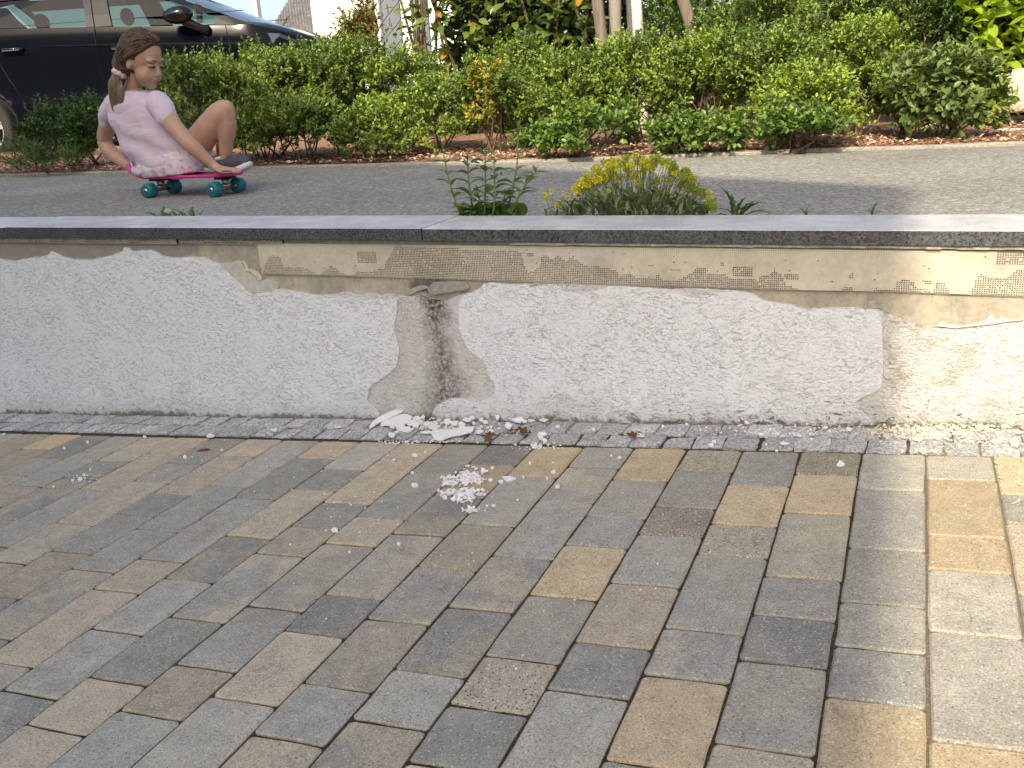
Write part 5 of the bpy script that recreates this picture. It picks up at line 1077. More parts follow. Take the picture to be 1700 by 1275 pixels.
# T-shirt with folds
sh = Geo(); torso(sh, TOR[:-1] + [(281, 279, 3.56, 44, 0.092, -16)], 1.0, 0.006)
limb(sh, [(262, 171, 3.51, 0.054), (271, 181, 3.49, 0.053), (277, 194, 3.478, 0.049)]); limb(sh, [(192, 173, 3.59, 0.052), (184, 185, 3.605, 0.050), (178, 198, 3.625, 0.045)])
def folds(co):
    a = (co.z - ZR) * 62 + (co.x + 3.2) * 22 + 2.2 * mnoise.noise(co * 9)
    low = max(0.0, min(1.0, (ZR + 0.42 - co.z) / 0.25)); return 0.0095 * math.sin(a) * (0.22 + low) * (0.6 + 0.8 * mnoise.noise(co * 6 + Vector((5, 1, 2)))) + 0.0022 * mnoise.noise(co * 22)
me = solidify(sh, 0.006, 3, 'shirt', folds); MSH, nt, p = M_('lilac_cotton'); v = pos(nt); c = ramp(nt, noise(nt, v, 14, 3), [(0.3, (0.57, 0.465, 0.555)), (0.7, (0.61, 0.50, 0.59))]); nt.links.new(c, p.inputs['Base Color']); setp(p, Roughness=0.95, Sheen_Weight=0.2); bump(nt, p, noise(nt, coords(nt, rot=(0, R_(-28), 0), scale=(7, 7, 30)), 1.0, 2, 0.5, 1.2), 0.45, 0.012)
me.materials.append(MSH); inst('shirt', me, person)
g = Geo(); g.tube([H(-0.05, 0, -0.15) + Vector((math.cos(t) * 0.062 - 0.0, math.sin(t) * 0.05, math.cos(t) * 0.012 - 0.004)) for t in np.linspace(0, 2 * math.pi, 24)], 0.006, 6, False); 
# shorts
so = Geo(); torso(so, [(272, 262, 3.56, 44, 0.092, -22), (281, 276, 3.56, 46, 0.100, -16), (288, 290, 3.56, 45, 0.090, -6)], 1.0, 0.004)
for dy in (0.0, 0.13): limb(so, [(292, 271, 3.60 + dy, 0.078), (312, 257, 3.60 + dy, 0.076), (327, 241, 3.60 + dy, 0.071)])
me = solidify(so, 0.006, 3, 'shorts', lambda co: 0.003 * mnoise.noise(co * 16)); MSO, nt, p = M_('printed_shorts'); v = pos(nt)
n1 = noise(nt, v, 24, 2, 0.5, 0.5); c = mix(nt, ramp(nt, n1, [(0.5, 0.0), (0.62, 1.0)]), (0.66, 0.60, 0.62), (0.62, 0.30, 0.44)); vo = voro(nt, v, 38); c = mix(nt, ramp(nt, val(nt, val(nt, vo, 'SUBTRACT', 0.33), 'ABSOLUTE'), [(0.0, 1.0), (0.05, 0.0)]), c, mix(nt, noise(nt, v, 9), (0.28, 0.26, 0.27), (0.60, 0.16, 0.32))) if False else c
dots = ramp(nt, voro(nt, v, 42), [(0.16, 1.0), (0.22, 0.0)]); c = mix(nt, val(nt, dots, 'MULTIPLY', 0.6), c, (0.22, 0.20, 0.22)); nt.links.new(c, p.inputs['Base Color']); setp(p, Roughness=0.9)
me.materials.append(MSO); sho = inst('shorts', me, person)
g = Geo(); a = G(327, 241, 3.60); d = (G(336, 229, 3.60) - G(318, 253, 3.60)).normalized(); s1 = d.cross(Vector((0, 1, 0))).normalized()
g.rings([[a + d * o + (s1 * math.cos(t) + Vector((0, 1, 0)) * math.sin(t)) * rr for t in np.linspace(0, 2 * math.pi, 20, endpoint=False)] for o, rr in ((-0.02, 0.076), (0.012, 0.076), (0.016, 0.073), (0.012, 0.069), (-0.02, 0.066))], False); g.out('hem', plain('white_hem', (0.78, 0.78, 0.78), 0.9), sho, True)
# shoes
MSHO = plain('grey_knit_shoe', (0.065, 0.07, 0.085), 0.9, var=0.3, scale=150, bmp=0.3); MSOLE = plain('white_sole', (0.62, 0.62, 0.63), 0.7); MSOCK = plain('white_sock', (0.6, 0.6, 0.6), 0.9)
for dy, sx in ((0.0, 0), (0.13, -5)):
    Y = 3.62 + dy; s = Geo(); A = G(372 + sx, 280, Y)
    d = (G(414 + sx, 272, Y) - G(372 + sx, 284, Y)).normalized(); u = Vector((0, -1, 0)).cross(d); u = u if u.z > 0 else -u; Ms = Matrix((d, Vector((0, 1, 0)), u)).transposed()
    s.ball(A + d * 0.010 + u * 0.014, (0.045, 0.034, 0.046), Ms, 14, 10); s.ball(A + d * 0.062 + u * 0.012, (0.062, 0.037, 0.040), Ms, 14, 10); s.ball(A + d * 0.106 + u * 0.007, (0.050, 0.038, 0.032), Ms, 14, 10); s.tube([A + u * 0.01, A + u * 0.045], [0.034, 0.032], 14)
    me = solidify(s, 0.005, 3, 'shoe'); me.materials.append(MSHO); shoe = inst('shoe', me, person)
    g = Geo(); pr = [(-0.042, 0), (-0.035, 0.024), (0.0, 0.033), (0.06, 0.036), (0.11, 0.038), (0.145, 0.026), (0.157, 0), (0.145, -0.026), (0.11, -0.038), (0.06, -0.036), (0.0, -0.033), (-0.035, -0.024)]
    g.rings([[A + d * x * k + Vector((0, 1, 0)) * y * k + u * (z + (0.012 * max(0, (x - 0.08) / 0.07) ** 2)) for x, y in pr] for z, k in ((-0.036, 0.96), (-0.030, 1.0), (-0.014, 1.0), (-0.012, 0.95))]); g.out('sole', MSOLE, shoe, True)
    g = Geo(); g.tube([A + u * 0.042, A + u * 0.056], [0.0325, 0.030], 14); g.out('sock', MSOCK, person, True)
# hair
MHAIR, nt, p = M_('brown_hair'); tc = coords(nt); n = noise(nt, coords(nt, rot=(0, R_(25), 0), scale=(130, 130, 9)), 1.0, 3, 0.6); c = ramp(nt, n, [(0.25, (0.030, 0.018, 0.011)), (0.55, (0.085, 0.054, 0.034)), (0.8, (0.18, 0.125, 0.080))]); nt.links.new(c, p.inputs['Base Color']); setp(p, Roughness=0.55, Specular_IOR_Level=0.2); bump(nt, p, n, 0.8, 0.006)
MTAIL, nt, p = M_('blond_ponytail_hair'); n = noise(nt, coords(nt, rot=(0, R_(3), 0), scale=(170, 170, 7)), 1.0, 3, 0.6); sp = nt.nodes.new('ShaderNodeSeparateXYZ'); nt.links.new(pos(nt), sp.inputs[0]); c = ramp(nt, n, [(0.25, (0.055, 0.035, 0.02)), (0.5, (0.15, 0.10, 0.06)), (0.8, (0.30, 0.22, 0.13))]); nt.links.new(c, p.inputs['Base Color']); setp(p, Roughness=0.5); bump(nt, p, n, 0.7, 0.004)
g = Geo(); nn, mm = 44, 30
for j in range(mm + 1):
    ph = -math.pi / 2 + math.pi * j / mm
    for k in range(nn):
        th = 2 * math.pi * k / nn; f = math.cos(ph) * math.cos(th); r_ = math.cos(ph) * math.sin(th); u = math.sin(ph)
        pf, pr_, pu = f * 0.108 - 0.018, r_ * 0.083, u * 0.108 + 0.034
        sm = lambda a, b, x: (lambda t: t * t * (3 - 2 * t))(max(0.0, min(1.0, (x - a) / (b - a))))
        ar = abs(pr_) / 0.083; line = 0.098 - 0.075 * ar ** 2.2      # hairline: high on the forehead, falling to the temples
        fr = sm(0.000, 0.022, pf - 0.012) * (1 - sm(line - 0.010, line + 0.004, pu))
        er = sm(0.60, 0.78, ar) * sm(-0.045, -0.030, pf) * (1 - sm(-0.004, 0.012, pu))
        lw_ = 1 - sm(-0.075, -0.055, pu + 0.35 * min(0, pf + 0.03))
        k_ = 1 + 0.014 * math.sin(th * 23 + ph * 3) * math.cos(ph) - 0.22 * max(fr, er, lw_)
        g.V.append(tuple(H(-0.018 + (pf + 0.018) * k_, pr_ * k_, 0.034 + (pu - 0.034) * k_)))
for j in range(mm):
    for k in range(nn): k2 = (k + 1) % nn; g.F.append((j * nn + k, j * nn + k2, (j + 1) * nn + k2, (j + 1) * nn + k))
sc = G(198, 122, 3.56)
for q in ((-0.085, 0.030, 0.03), (-0.085, -0.030, 0.03), (-0.075, 0.052, 0.0), (-0.06, 0.060, -0.03), (-0.098, 0.0, 0.05), (-0.05, 0.05, -0.05)):
    a = H(*q); g.tube([a, a.lerp(sc, 0.5) + (a - HC).normalized() * 0.012, sc], [0.034, 0.026, 0.013], 10)
hs_ = [Geo(), Geo()]; r2 = random.Random(12); C0 = Vector((-0.018, 0, 0.034)); scl = HM.transposed() @ (sc - HC)
def onhair(q, k=1.03): d = q - C0; return C0 + d / math.sqrt((d.x / 0.108) ** 2 + (d.y / 0.083) ** 2 + (d.z / 0.108) ** 2) * k
for i in range(110):
    a = r2.uniform(-1.0, 1.15) * math.pi / 2; st_ = Vector((0.075 - 0.10 * abs(a / 1.6) ** 1.6 + r2.uniform(-0.03, 0.004), math.sin(a) * 0.083, 0.112 - 0.085 * abs(math.sin(a)) ** 2 + r2.uniform(0.0, 0.02))); P = []
    for k in range(9):
        t = k / 8; q = st_.lerp(scl, t); q.z += 0.012 * math.sin(math.pi * t); P.append(onhair(q, 1.02 + r2.uniform(0, 0.02)) if t < 0.85 else q)
    hs_[i % 2].tube([H(*q) for q in P], [0.0012] + [0.0026] * 7 + [0.002], 4, False)
for q_, c_ in zip(hs_, ((0.16, 0.105, 0.065), (0.045, 0.028, 0.018))): q_.out('hair_strands', plain('hair_strand_colour', c_, 0.5, spec=0.25), person, True, kind='stuff')
me = solidify(g, 0.0045, 2, 'hair'); me.materials.append(MHAIR); ho = inst('hair', me, person)
g = Geo(); T = [(198, 121, 0.016), (194, 128, 0.024), (192, 142, 0.033), (194, 160, 0.034), (198, 178, 0.030), (203, 194, 0.023), (206, 205, 0.014), (209, 213, 0.006)]
limb(g, [(a, b, 3.50 - 0.02 * math.sin(i), r_) for i, (a, b, r_) in enumerate(T)])
for i in range(26):
    o = rnd.uniform(-11, 11); o2 = o + rnd.uniform(-3, 3); limb(g, [(198 + o * 0.3, 124, 3.50, 0.006), (193 + o * 0.9, 148, 3.47 + rnd.uniform(-.01, .02), 0.009), (198 + o2 * 0.9, 175, 3.475, 0.008), (205 + o2 * 0.45, 200 + rnd.uniform(-6, 10), 3.49, 0.0025)], 8)
me = solidify(g, 0.004, 1, 'ponytail'); me.materials.append(MTAIL); inst('ponytail', me, person)
g = Geo(); ax = (G(194, 130, 3.52) - G(201, 116, 3.53)).normalized(); s1 = ax.cross(Vector((0, 1, 0))).normalized(); s2 = ax.cross(s1); c0 = G(198, 121.5, 3.49)
g.tube([c0 + s1 * math.cos(t) * 0.022 + s2 * math.sin(t) * 0.022 + ax * 0.003 * math.sin(6 * t) for t in np.linspace(0, 2 * math.pi, 30)], [0.0115 + 0.0026 * math.sin(9 * t) for t in np.linspace(0, 2 * math.pi, 30)], 8, False); g.out('scrunchie', plain('pale_pink_scrunchie', (0.66, 0.47, 0.47), 0.9), person, True)
# face
MLASH = plain('dark_lash', (0.02, 0.012, 0.009), 0.6); MBROW = plain('eyebrow_hair', (0.12, 0.075, 0.045), 0.8); MLIP = plain('lips', (0.40, 0.14, 0.12), 0.5); MEYE = MSKIN; MMOUTH = plain('mouth_gap', (0.07, 0.02, 0.02), 0.7)
for s in (-1, 1):
    g = Geo(); g.ball(H(0.071, s * 0.031, 0.004), (0.0145, 0.016, 0.009), HM); eo = g.out('eye', MEYE, person, True)
    g = Geo(); g.tube([H(0.0835, s * 0.016, 0.001), H(0.0885, s * 0.024, 0.0035), H(0.0865, s * 0.034, 0.002), H(0.078, s * 0.045, -0.001)], [0.0015, 0.0036, 0.0036, 0.0018], 6); g.out('eyelash', MLASH, eo, True)
    g = Geo(); g.ball(H(0.0835, s * 0.029, -0.001), (0.0035, 0.0055, 0.0045), HM); g.out('iris', MLASH, eo, True)
    g = Geo(); g.tube([H(0.0885, s * 0.014, 0.026), H(0.0875, s * 0.030, 0.031), H(0.077, s * 0.047, 0.026)], [0.002, 0.0032, 0.0015], 6); g.out('eyebrow', MBROW, person, True)
g = Geo(); g.tube([H(0.080, -0.021, -0.060), H(0.0935, -0.008, -0.0555), H(0.0945, 0, -0.057), H(0.0935, 0.008, -0.0555), H(0.080, 0.021, -0.060)], [0.0015, 0.0042, 0.004, 0.0042, 0.0015], 8)
lo = g.out('upper_lip', MLIP, person, True)
g = Geo(); g.tube([H(0.080, -0.019, -0.063), H(0.0925, 0, -0.0695), H(0.080, 0.019, -0.063)], [0.0015, 0.0052, 0.0015], 8); g.out('lower_lip', MLIP, person, True)
g = Geo(); g.tube([H(0.080, -0.018, -0.0615), H(0.0935, 0, -0.0630), H(0.080, 0.018, -0.0615)], [0.001, 0.0032, 0.001], 6); g.out('mouth', MMOUTH, person, True)

# ================================================================== PLANTS GROWING IN THE JOINT BEHIND THE COPING
YP = 2.70
def K(px, py, Y=YP): return Vector(onY(px, py, Y))
def blade(seed, W=0.36, teeth=0, curl=0.25, n=7, fold=0.3, mat=None, nm='leaf'):
    """unit-length leaf along +x"""
    r = random.Random(seed); V = []; F = []
    for i in range(n + 1):
        t = i / n; w_ = W / 2 * (math.sin(math.pi * (t ** 0.8)) ** 0.9) if 0 < i < n else 0.015
        if teeth: w_ *= (1.0 if i % 2 else 0.45)
        z = 0.12 * math.sin(math.pi * t) - curl * t * t; V += [(t, w_, z + w_ * fold), (t, 0, z), (t, -w_, z + w_ * fold)]
    for i in range(n): a = i * 3; F += [(a, a + 1, a + 4, a + 3), (a + 1, a + 2, a + 5, a + 4)]
    me = mesh(nm, V, F, mat, True); at = me.attributes.new('Tone', 'FLOAT', 'POINT'); at.data.foreach_set('value', [0.5] * len(V)); return me
def put_leaf(me, parent, p, d, s, roll=0.0, up=Vector((0, 0, 1))):
    d = Vector(d).normalized(); sd = up.cross(d); sd = sd.normalized() if sd.length > 1e-3 else Vector((0, 1, 0)); u = d.cross(sd)
    M3 = Matrix((d, sd, u)).transposed().to_4x4(); o = bpy.data.objects.new(me.name.split('.')[0], me); o.matrix_basis = Matrix.Translation(p) @ M3 @ Matrix.Rotation(roll, 4, 'X') @ Matrix.Scale(s, 4); link(o, parent); return o
MWEED = leaf_mat('leafy_weed_leaf', (0.13, 0.215, 0.07), 0.35, 0.25, 0.45, 0.4); MSTEM = plain('green_stem', (0.16, 0.22, 0.07), 0.6); MGREY = leaf_mat('grey_green_leaf', (0.15, 0.21, 0.11), 0.35, 0.15, 0.6, 0.3)
MFLO = leaf_mat('yellow_flower', (0.62, 0.58, 0.07), 0.25, 0.25, 0.7, 0.2, hue=(1.1, 1.1, 1.2)); MPOD = leaf_mat('green_yellow_seed', (0.33, 0.38, 0.07), 0.3, 0.3, 0.6, 0.2); MDAN = leaf_mat('dandelion_leaf', (0.075, 0.145, 0.035), 0.4, 0.25, 0.45); MTHI = leaf_mat('thistle_leaf', (0.065, 0.115, 0.045), 0.35, 0.15, 0.5)
r = random.Random(31)
wd = thing('leafy_weed', 'upright leafy weed with pointed leaves growing behind the coping near the slab joint', 'weed', tuple(K(808, 360)), None)
LW = [blade(i, r.uniform(0.42, 0.56), 0, 0.22, mat=MWEED) for i in range(4)]
for pts in ([(766, 362), (752, 322), (742, 285), (735, 246)], [(788, 362), (780, 320), (777, 285), (776, 262)], [(804, 362), (806, 315), (806, 280), (805, 254)], [(818, 362), (822, 325), (821, 295), (820, 268)], [(838, 362), (850, 320), (858, 280), (861, 212)], [(846, 362), (862, 325), (874, 305), (889, 286)], [(795, 362), (797, 335), (792, 318)], [(830, 362), (836, 338), (838, 322)]):
    Y0 = YP + r.uniform(-0.01, 0.06); P = [K(a, b, Y0) for a, b in pts]; g = Geo(); g.tube(P, [0.0036, 0.003, 0.0022, 0.0016][:len(P)] if len(P) < 4 else [0.0038, 0.0032, 0.0024, 0.0016], 6); st = g.out('stem', MSTEM, wd, True)
    Lt = len(P) - 1; n = 6 if Lt > 2 else 4
    for k in range(n):
        t = (k + 0.7) / n * Lt; i = min(Lt - 1, int(t)); p = P[i].lerp(P[i + 1], t - i); d0 = (P[i + 1] - P[i]).normalized(); a0 = r.uniform(-0.7, 0.7) + (k % 2) * 1.2
        hi = t / Lt
        for s in (0, math.pi):
            a = a0 + s; d = Vector((math.cos(a), math.sin(a) * 0.7, r.uniform(0.15, 0.75) * (1.1 - hi * 0.4)))
            put_leaf(LW[r.randrange(4)], wd, p, d, r.uniform(0.048, 0.075) * (1.05 - 0.40 * hi), r.uniform(-0.4, 0.4))
    for s in range(2): put_leaf(LW[r.randrange(4)], wd, P[-1], Vector((r.uniform(-.8, .8), r.uniform(-.5, .5), 1.0)), r.uniform(0.016, 0.026))
for i in range(64):
    p = K(r.uniform(766, 868), 362, YP + r.uniform(0, 0.06)); a = r.uniform(0, 6.28); put_leaf(LW[r.randrange(4)], wd, p, Vector((math.cos(a) * 0.8, math.sin(a) * 0.6, r.uniform(0.5, 1.5))), r.uniform(0.035, 0.065), r.uniform(-.4, .4))

fp = thing('yellow_alyssum', 'bushy cushion of yellow flowers spilling over behind the coping', 'flowering plant', tuple(K(1060, 360)))
LG = [blade(50 + i, 0.30, 0, 0.15, mat=MGREY) for i in range(4)]
for i in range(290):
    px = r.uniform(935, 1175) if r.random() < 0.8 else r.gauss(1060, 40); t = abs(px - 1060) / 120; p = K(px, 362 - r.random() * 40 * (1 - t * 0.6), YP + r.uniform(-0.015, 0.10)); a = r.uniform(0, 6.28)
    put_leaf(LG[r.randrange(4)], fp, p, Vector((math.cos(a) + (px - 1060) / 160, math.sin(a) * 0.7 - 0.15, r.uniform(0.2, 1.6))), r.uniform(0.030, 0.056), r.uniform(-.4, .4))
def head(seed, mat, n, rad, sz):
    rg = np.random.default_rng(seed); P = nrm(rg.normal(size=(n, 3))) * rad * np.array([1, 1, 0.75]) * rg.uniform(0.5, 1, (n, 1)); P[:, 2] += rad * 0.3
    return leaves_mesh('flower_head', P, nrm(P + rg.normal(size=(n, 3)) * rad * 0.4), nrm(rg.normal(size=(n, 3)) + np.array([0, 0, 1])), np.full(n, sz) * rg.uniform(0.7, 1.2, n), np.full(n, sz * 0.9), rg.random(n), mat, 0.05)
HF_ = [head(i, MFLO, 40, 0.0075, 0.0055) for i in range(4)]; HP_ = [head(20 + i, MPOD, 44, 0.0105, 0.0052) for i in range(4)]
sg = Geo()
def dome(px): return float(np.interp(px, [905, 940, 960, 985, 1010, 1050, 1090, 1120, 1150, 1175, 1195], [348, 330, 300, 282, 266, 258, 262, 270, 290, 318, 345]))
for i in range(190):
    px = r.uniform(955, 1190); yel_ = r.random() < (0.72 if px < 1085 else 0.15)
    y1 = dome(px) + abs(r.gauss(0, 1)) * 22; y1 = min(y1, 346); Yq = YP + r.uniform(-0.03, 0.11); p1 = K(px, y1, Yq); p0 = K(1060 + (px - 1060) * 0.55 + r.uniform(-12, 12), 360, YP + 0.03 + (Yq - YP) * 0.4)
    sg.tube([p0, p0.lerp(p1, 0.6) + Vector((0, 0, 0.008)), p1], [0.0011, 0.0009, 0.0006], 4, False)
    me = (HF_ if yel_ else HP_)[r.randrange(4)]
    for q in range(2 if r.random() < 0.6 else 1):
        o = bpy.data.objects.new('flower_head', me); o.matrix_basis = Matrix.Translation(p1 + Vector((r.uniform(-.006, .006) * q, r.uniform(-.006, .006) * q, -0.006 * q))) @ Matrix.Rotation(r.uniform(0, 6), 4, 'Z') @ Matrix.Scale(r.uniform(0.7, 1.25), 4); link(o, fp)
for px, y1 in ((904, 326), (915, 320), (908, 332), (936, 322), (952, 316), (943, 330), (960, 326), (930, 338), (1010, 318), (926, 344), (955, 340)):
    p1 = K(px, y1, YP + r.uniform(-.01, .03)); p0 = K(930 + (px - 930) * 0.5, 360, YP); sg.tube([p0, p0.lerp(p1, 0.6), p1], [0.0010, 0.0008, 0.0006], 4, False); o = bpy.data.objects.new('flower_head', HF_[r.randrange(4)]); o.matrix_basis = Matrix.Translation(p1) @ Matrix.Scale(r.uniform(0.7, 1.1), 4); link(o, fp)
sg.out('flower_stems', MSTEM, fp, kind='stuff')
for i in range(14): p = K(r.uniform(905, 965), 361, YP + r.uniform(0, .03)); put_leaf(LG[r.randrange(4)], fp, p, Vector((r.uniform(-1, 1), r.uniform(-.5, .3), r.uniform(0.4, 1.3))), r.uniform(0.02, 0.034))

dn = thing('dandelion', 'small dandelion with ragged leaves behind the coping below the girl', 'weed', tuple(K(298, 364)))
LD = [blade(70 + i, 0.34, 1, 0.2, 9, mat=MDAN) for i in range(4)]
for i in range(20):
    px = r.gauss(298, 22); p = K(min(332, max(262, px)), 364, YP + r.uniform(0, 0.05)); a = r.uniform(0, 6.28); put_leaf(LD[r.randrange(4)], dn, p, Vector((math.cos(a) + (px - 298) / 30, math.sin(a) * .5, r.uniform(0.3, 1.5))), r.uniform(0.035, 0.065), r.uniform(-.5, .5))
put_leaf(blade(90, 0.5, 0, 0.0, mat=leaf_mat('pale_leaf_underside', (0.36, 0.45, 0.27), 0.1, 0.3, 0.5)), dn, K(272, 350, YP), Vector((1, 0.1, -0.05)), 0.034, 0.9)
th = thing('thistle', 'dark spiny leaved weed right of the yellow flowers behind the coping', 'weed', tuple(K(1225, 360)))
LT = [blade(80 + i, 0.30, 1, 0.1, 9, mat=MTHI) for i in range(3)]
for px, py, tx, ty in ((1215, 358, 1201, 310), (1222, 358, 1214, 322), (1226, 358, 1258, 330), (1218, 358, 1246, 338), (1220, 358, 1192, 345), (1232, 358, 1286, 352), (1228, 358, 1268, 333), (1212, 358, 1186, 356), (1224, 358, 1236, 326)):
    a = K(px, py + 3, YP + 0.01); b = K(tx, ty, YP + r.uniform(-.02, .05)); put_leaf(LT[r.randrange(3)], th, a, b - a, (b - a).length * 1.05, r.uniform(-.6, .6))
for i, (px, tops, lab) in enumerate(((1338, ((1328, 345), (1346, 338), (1342, 350)), 'tiny sprout behind the coping between the dark weed and the shadow edge'), (1447, ((1437, 340), (1456, 336), (1450, 346), (1462, 350)), 'small curled sprout behind the coping at the edge of the big shadow'))):
    t = thing('weed_sprout', lab, 'weed', tuple(K(px, 360)))
    for tx, ty in tops: a = K(px, 361, YP); b = K(tx, ty, YP + r.uniform(0, .02)); put_leaf(LT[r.randrange(3)], t, a, b - a, (b - a).length * 1.1, r.uniform(-.6, .6))
# soil and grit in the joint behind the coping
g = Geo(); g.add([(-6, 2.683, ZR + 0.006), (2, 2.683, ZR + 0.006), (2, 2.735, ZR + 0.0015), (-6, 2.735, ZR + 0.0015)], [(0, 1, 2, 3)]); g.out('joint_soil', MSOIL, kind='structure')

# ================================================================== FALLEN PLASTER
MFLK = plain('fallen_white_plaster', (0.80, 0.80, 0.80), 0.9, var=0.06, scale=60, bmp=0.4); MFLB = plain('fallen_cream_plaster', (0.62, 0.57, 0.48), 0.95, var=0.12, scale=60, bmp=0.4)
def flake(px, h, th, lab, group=None, mat=None, tilt=0.0, rough=0.5, seed=0):
    """outline in photo pixels, lying h above the drive; the outline becomes a real slab th thick"""
    px = jitter(px + [px[0]], 7, rough, seed)[:-1]; P = [Vector(onP(x, y, h)) for x, y in px]; c = sum(P, Vector()) / len(P); ax = Vector((1, 0.25, 0)).normalized()
    rr = random.Random(seed); Q = [c + (Matrix.Rotation(tilt, 3, ax) @ (p - c)) + Vector(PN) * rr.uniform(-0.0006, 0.0006) for p in P]
    g = Geo(); g.prism(Q[::-1], Vector(PN) * -th); o = g.out('plaster_flake', mat or MFLK, None, label=lab, cat='plaster flake', group=group); return o
flake([(720.5, 728), (717.6, 722.4), (713, 716.7), (728, 712.5), (743, 713.5), (760, 709.7), (774, 708.3), (786, 708), (786, 712), (785, 715), (769, 720.5), (760, 722), (750.6, 724), (738, 728.5), (730, 730.4)], 0.009, 0.0032, 'longest white plaster slab, lying across both sett rows below the stain', seed=1)
flake([(631, 705), (636, 697), (643, 693), (653, 690.5), (668, 688.5), (676, 688.5), (685, 691), (679, 699), (671, 703.5), (657, 705.4), (643, 704.5)], 0.013, 0.0035, 'broad white plaster slab in the heap against the wall', tilt=0.05, seed=2)
flake([(612, 704), (621, 696), (638, 688.5), (655, 683), (671, 679.5), (668, 684), (652, 690), (638, 695), (625, 700), (614, 706)], 0.020, 0.0035, 'narrow plaster strip leaning up against the wall on top of the heap', tilt=0.12, seed=3)
GR = 'small white plaster flakes fallen from the wall'; LB = 'small white plaster flake lying on the paving below the peeling wall'
def rflake(cx, cy, w_, hgt, n, h, seed, mat=None, lab=LB, tilt=0.0, th=0.004):
    rr = random.Random(seed); pts = []; n = rr.choice((5, 6, 6, 7))
    for k in range(n):
        a = 2 * math.pi * k / n + rr.uniform(-0.2, 0.2); q = rr.uniform(0.5, 1.15); pts.append((cx + math.cos(a) * w_ / 2 * q, cy + math.sin(a) * hgt / 2 * q))
    return flake(pts, h, th, lab, GR, mat, tilt, 0.2, seed)
z = lambda a, b: (600 + a / 5.3125, 680 + b / 5.3125)
for i, (a, b, w_, hh) in enumerate(((430, 110, 110, 60), (490, 75, 90, 55), (520, 110, 60, 40), (340, 150, 95, 60), (400, 168, 100, 60), (270, 148, 70, 40), (590, 120, 90, 40), (640, 145, 110, 45), (660, 175, 120, 40), (755, 106, 90, 45), (880, 122, 80, 50), (820, 115, 80, 40), (930, 85, 90, 35), (970, 66, 60, 28), (1055, 88, 50, 35), (1095, 102, 55, 32), (1295, 138, 75, 60), (990, 112, 35, 25), (1145, 187, 55, 40), (262, 220, 70, 28), (1195, 66, 40, 40), (1490, 90, 75, 30), (1380, 85, 120, 36), (1600, 85, 90, 30), (545, 62, 40, 50), (1580, 210, 110, 26), (1580, 245, 60, 50), (1525, 320, 70, 50), (395, 278, 40, 18), (1040, 190, 70, 28), (480, 130, 60, 40), (575, 195, 90, 20), (310, 195, 60, 18))):
    x, y = z(a, b); rflake(x, y, w_ / 5.3 * 1.05, hh / 5.3 * 1.1, 9, 0.013 if b < 260 else 0.004, 100 + i, tilt=rnd.uniform(-.10, .12))
for i, (a, b, w_, hh) in enumerate(((470, 397, 55, 26), (285, 438, 42, 18), (465, 663, 95, 40), (680, 702, 26, 22), (765, 738, 52, 34), (1157, 513, 40, 32), (1296, 608, 120, 58), (1232, 632, 80, 40), (565, 370, 26, 16), (1425, 590, 28, 24), (1165, 842, 40, 20), (1110, 843, 28, 14), (1690, 466, 30, 22), (452, 553, 40, 20), (1635, 602, 26, 20), (230, 398, 20, 12), (1375, 790, 26, 10))):
    x, y = z(a, b); lab = {(465, 663): 'oval white plaster flake alone on the grey paver left of the crumb heaps', (1296, 608): 'largest white plaster flake right of the crumb heaps', (1232, 632): 'white plaster flake overlapping the left side of the largest flake by the heaps', (765, 738): 'white plaster flake at the left end of the nearer crumb heap', (1157, 513): 'white plaster flake on the tan paver above the crumb heaps', (470, 397): 'white plaster flake on the tan paver touching the setts, left of the heaps', (285, 438): 'white plaster flake at the lower left corner of the tan paver by the setts'}.get((a, b), LB)
    rflake(x, y, w_ / 5.3, hh / 5.3, 8, 0.0045, 200 + i, lab=lab, th=0.0035)
for i, (x, y, w_, hh) in enumerate(((556, 878, 18, 9), (1395, 769, 14, 9), (919, 782, 9, 6), (925, 807, 10, 6), (350, 723, 16, 7), (307, 757, 8, 9), (133, 795, 9, 6), (121, 796, 7, 4), (89, 807, 6, 5), (150, 778, 6, 4), (139, 787, 7, 4), (145, 733, 7, 4), (107, 743, 6, 3), (240, 724, 8, 5), (6, 720, 7, 3), (455, 713, 12, 6), (368, 746, 5, 3), (580, 915, 5, 4), (662, 902, 6, 4), (1015, 756, 5, 3), (1029, 758, 8, 4), (880, 768, 6, 5), (661, 902, 5, 4), (1265, 720, 10, 5), (1325, 722, 9, 5), (1302, 735, 14, 6), (1290, 747, 7, 4), (1370, 708, 11, 4), (1450, 716, 13, 6), (1470, 722, 10, 8), (1410, 711, 11, 8), (1496, 712, 16, 6), (1520, 728, 24, 5), (1560, 709, 16, 6), (1590, 719, 20, 5), (1600, 722, 14, 9), (1628, 707, 22, 8), (1655, 731, 26, 8), (1684, 735, 24, 14), (1668, 707, 16, 8), (1690, 716, 14, 6), (1180, 738, 14, 6), (1186, 732, 10, 5), (1062, 722, 14, 6), (985, 712, 8, 5), (925, 708, 8, 5), (870, 698, 10, 6), (1100, 707, 7, 4), (1240, 700, 9, 5), (1140, 703, 8, 4), (905, 731, 10, 8), (897, 741, 9, 8))):
    one = {(556, 878): 'white plaster flake lying alone on the pavers left of the middle', (1395, 769): 'white plaster flake lying alone on the speckled paver near the shadow edge', (919, 782): None, (350, 723): 'white plaster flake on the setts at upper left, above the dry leaf', (307, 757): 'white plaster flake standing in a paver joint left of the dry leaf'}.get((x, y))
    rflake(x, y, w_, hh, 8, 0.011 if y < 740 - (900 - x) * 0.02 else 0.004, 300 + i, MFLB if x > 1420 else None, one or LB if x <= 1420 else 'small cream plaster flake lying in the sun at the right foot of the wall', th=0.0035)
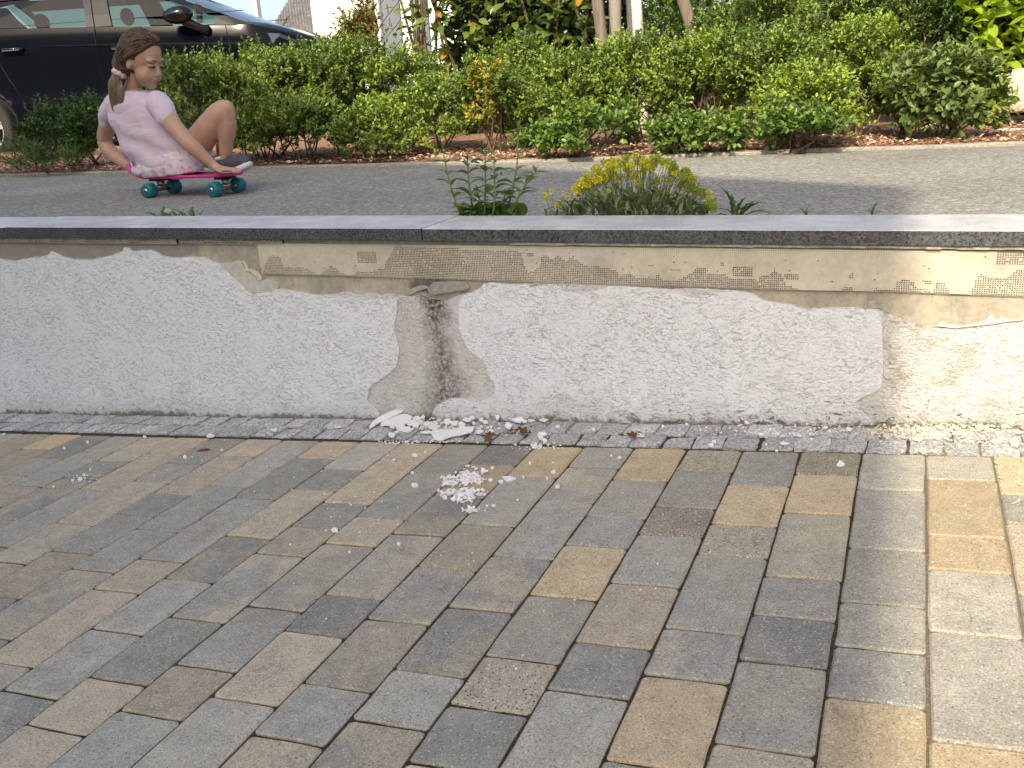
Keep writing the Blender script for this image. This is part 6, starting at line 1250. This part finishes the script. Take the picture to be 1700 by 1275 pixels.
# crumb heaps: broken too small to count
def crumbs(lab, spots, seed, mat=MFLK):
    rr = random.Random(seed); g = Geo()
    for cx, cy, sx, sy, n, s0 in spots:
        for i in range(n):
            x = cx + rr.gauss(0, sx / 2.2); y = cy + rr.gauss(0, sy / 2.2); s = s0 * rr.uniform(0.4, 1.3); p = Vector(onP(x, y, 0.002 + abs(rr.gauss(0, 0.003))))
            M3 = Matrix.Rotation(rr.uniform(0, 6), 3, 'Z') @ Matrix.Rotation(rr.uniform(-.5, .5), 3, 'X') @ Matrix.Rotation(rr.uniform(-.5, .5), 3, 'Y')
            g.box(p, (s, s * rr.uniform(0.6, 1), s * rr.uniform(0.3, 0.6)), M3)
    return g.out('plaster_crumbs', mat, None, label=lab, cat='plaster crumbs', kind='stuff')
crumbs('heap of white plaster crumbs on the tan paver, nearer the wall', [(780, 791, 26, 14, 110, 0.008), (774, 800, 12, 6, 30, 0.007), (746, 797, 18, 9, 60, 0.008)], 1)
crumbs('heap of white plaster crumbs on the tan paver, nearer the viewer', [(771, 820, 36, 12, 120, 0.008), (782, 846, 16, 6, 50, 0.005)], 2)
crumbs('fine white plaster crumbs scattered along the setts and joints', [(700, 703, 70, 12, 160, 0.006), (760, 712, 120, 10, 120, 0.005), (700, 733, 90, 3, 70, 0.004), (900, 740, 60, 8, 50, 0.004), (140, 792, 30, 10, 40, 0.004), (300, 760, 160, 30, 40, 0.0035), (560, 840, 160, 60, 50, 0.0035), (1300, 712, 160, 16, 130, 0.005), (640, 735, 50, 3, 30, 0.004), (850, 940, 500, 140, 60, 0.003)], 3)
crumbs('fine cream plaster crumbs along the sunny foot of the wall', [(1570, 712, 130, 12, 330, 0.006), (1600, 725, 130, 10, 140, 0.005), (1480, 715, 60, 14, 120, 0.005), (1525, 750, 40, 3, 30, 0.004), (1658, 770, 8, 40, 40, 0.004), (1690, 800, 8, 60, 30, 0.004)], 4, MFLB)
MLITT = plain('brown_litter', (0.16, 0.065, 0.02), 0.95, var=0.5, scale=80, bmp=1.0)
def tuft(name, lab, cx, cy, w_, hh, n, seed):
    rr = random.Random(seed); g = Geo()
    for i in range(n): p = Vector(onP(cx + rr.gauss(0, w_ / 3), cy + rr.gauss(0, hh / 3), 0.008 + rr.random() * 0.008)); g.ball(p, (rr.uniform(.003, .006), rr.uniform(.003, .006), rr.uniform(.002, .004)), None, 6, 4)
    me = solidify(g, 0.0022, 1, name); me.materials.append(MLITT); return inst(name, me, None, label=lab, cat='plant litter')
tuft('brown_litter', 'rusty brown clump of dry litter between white flakes on the upper sett row', 868, 714, 22, 9, 40, 1); tuft('brown_litter', 'brown litter stuffed in a sett joint below the rusty clump', 812, 724, 12, 12, 34, 2); tuft('brown_litter', 'brown litter in the sett joint above the ochre paver', 1052, 722, 14, 6, 22, 3)
g = Geo(); P = [onP(326, 749, 0.004), onP(334, 746, 0.006), onP(343, 744.5, 0.008), onP(350, 746, 0.005), onP(344, 748, 0.004), (onP(335, 749, 0.003))]; g.prism([Vector(p) for p in P], (0, 0, 0.0012)); g.out('dry_leaf', MLITT, None, label='curled dry brown leaf on the grey paver at upper left', cat='leaf')
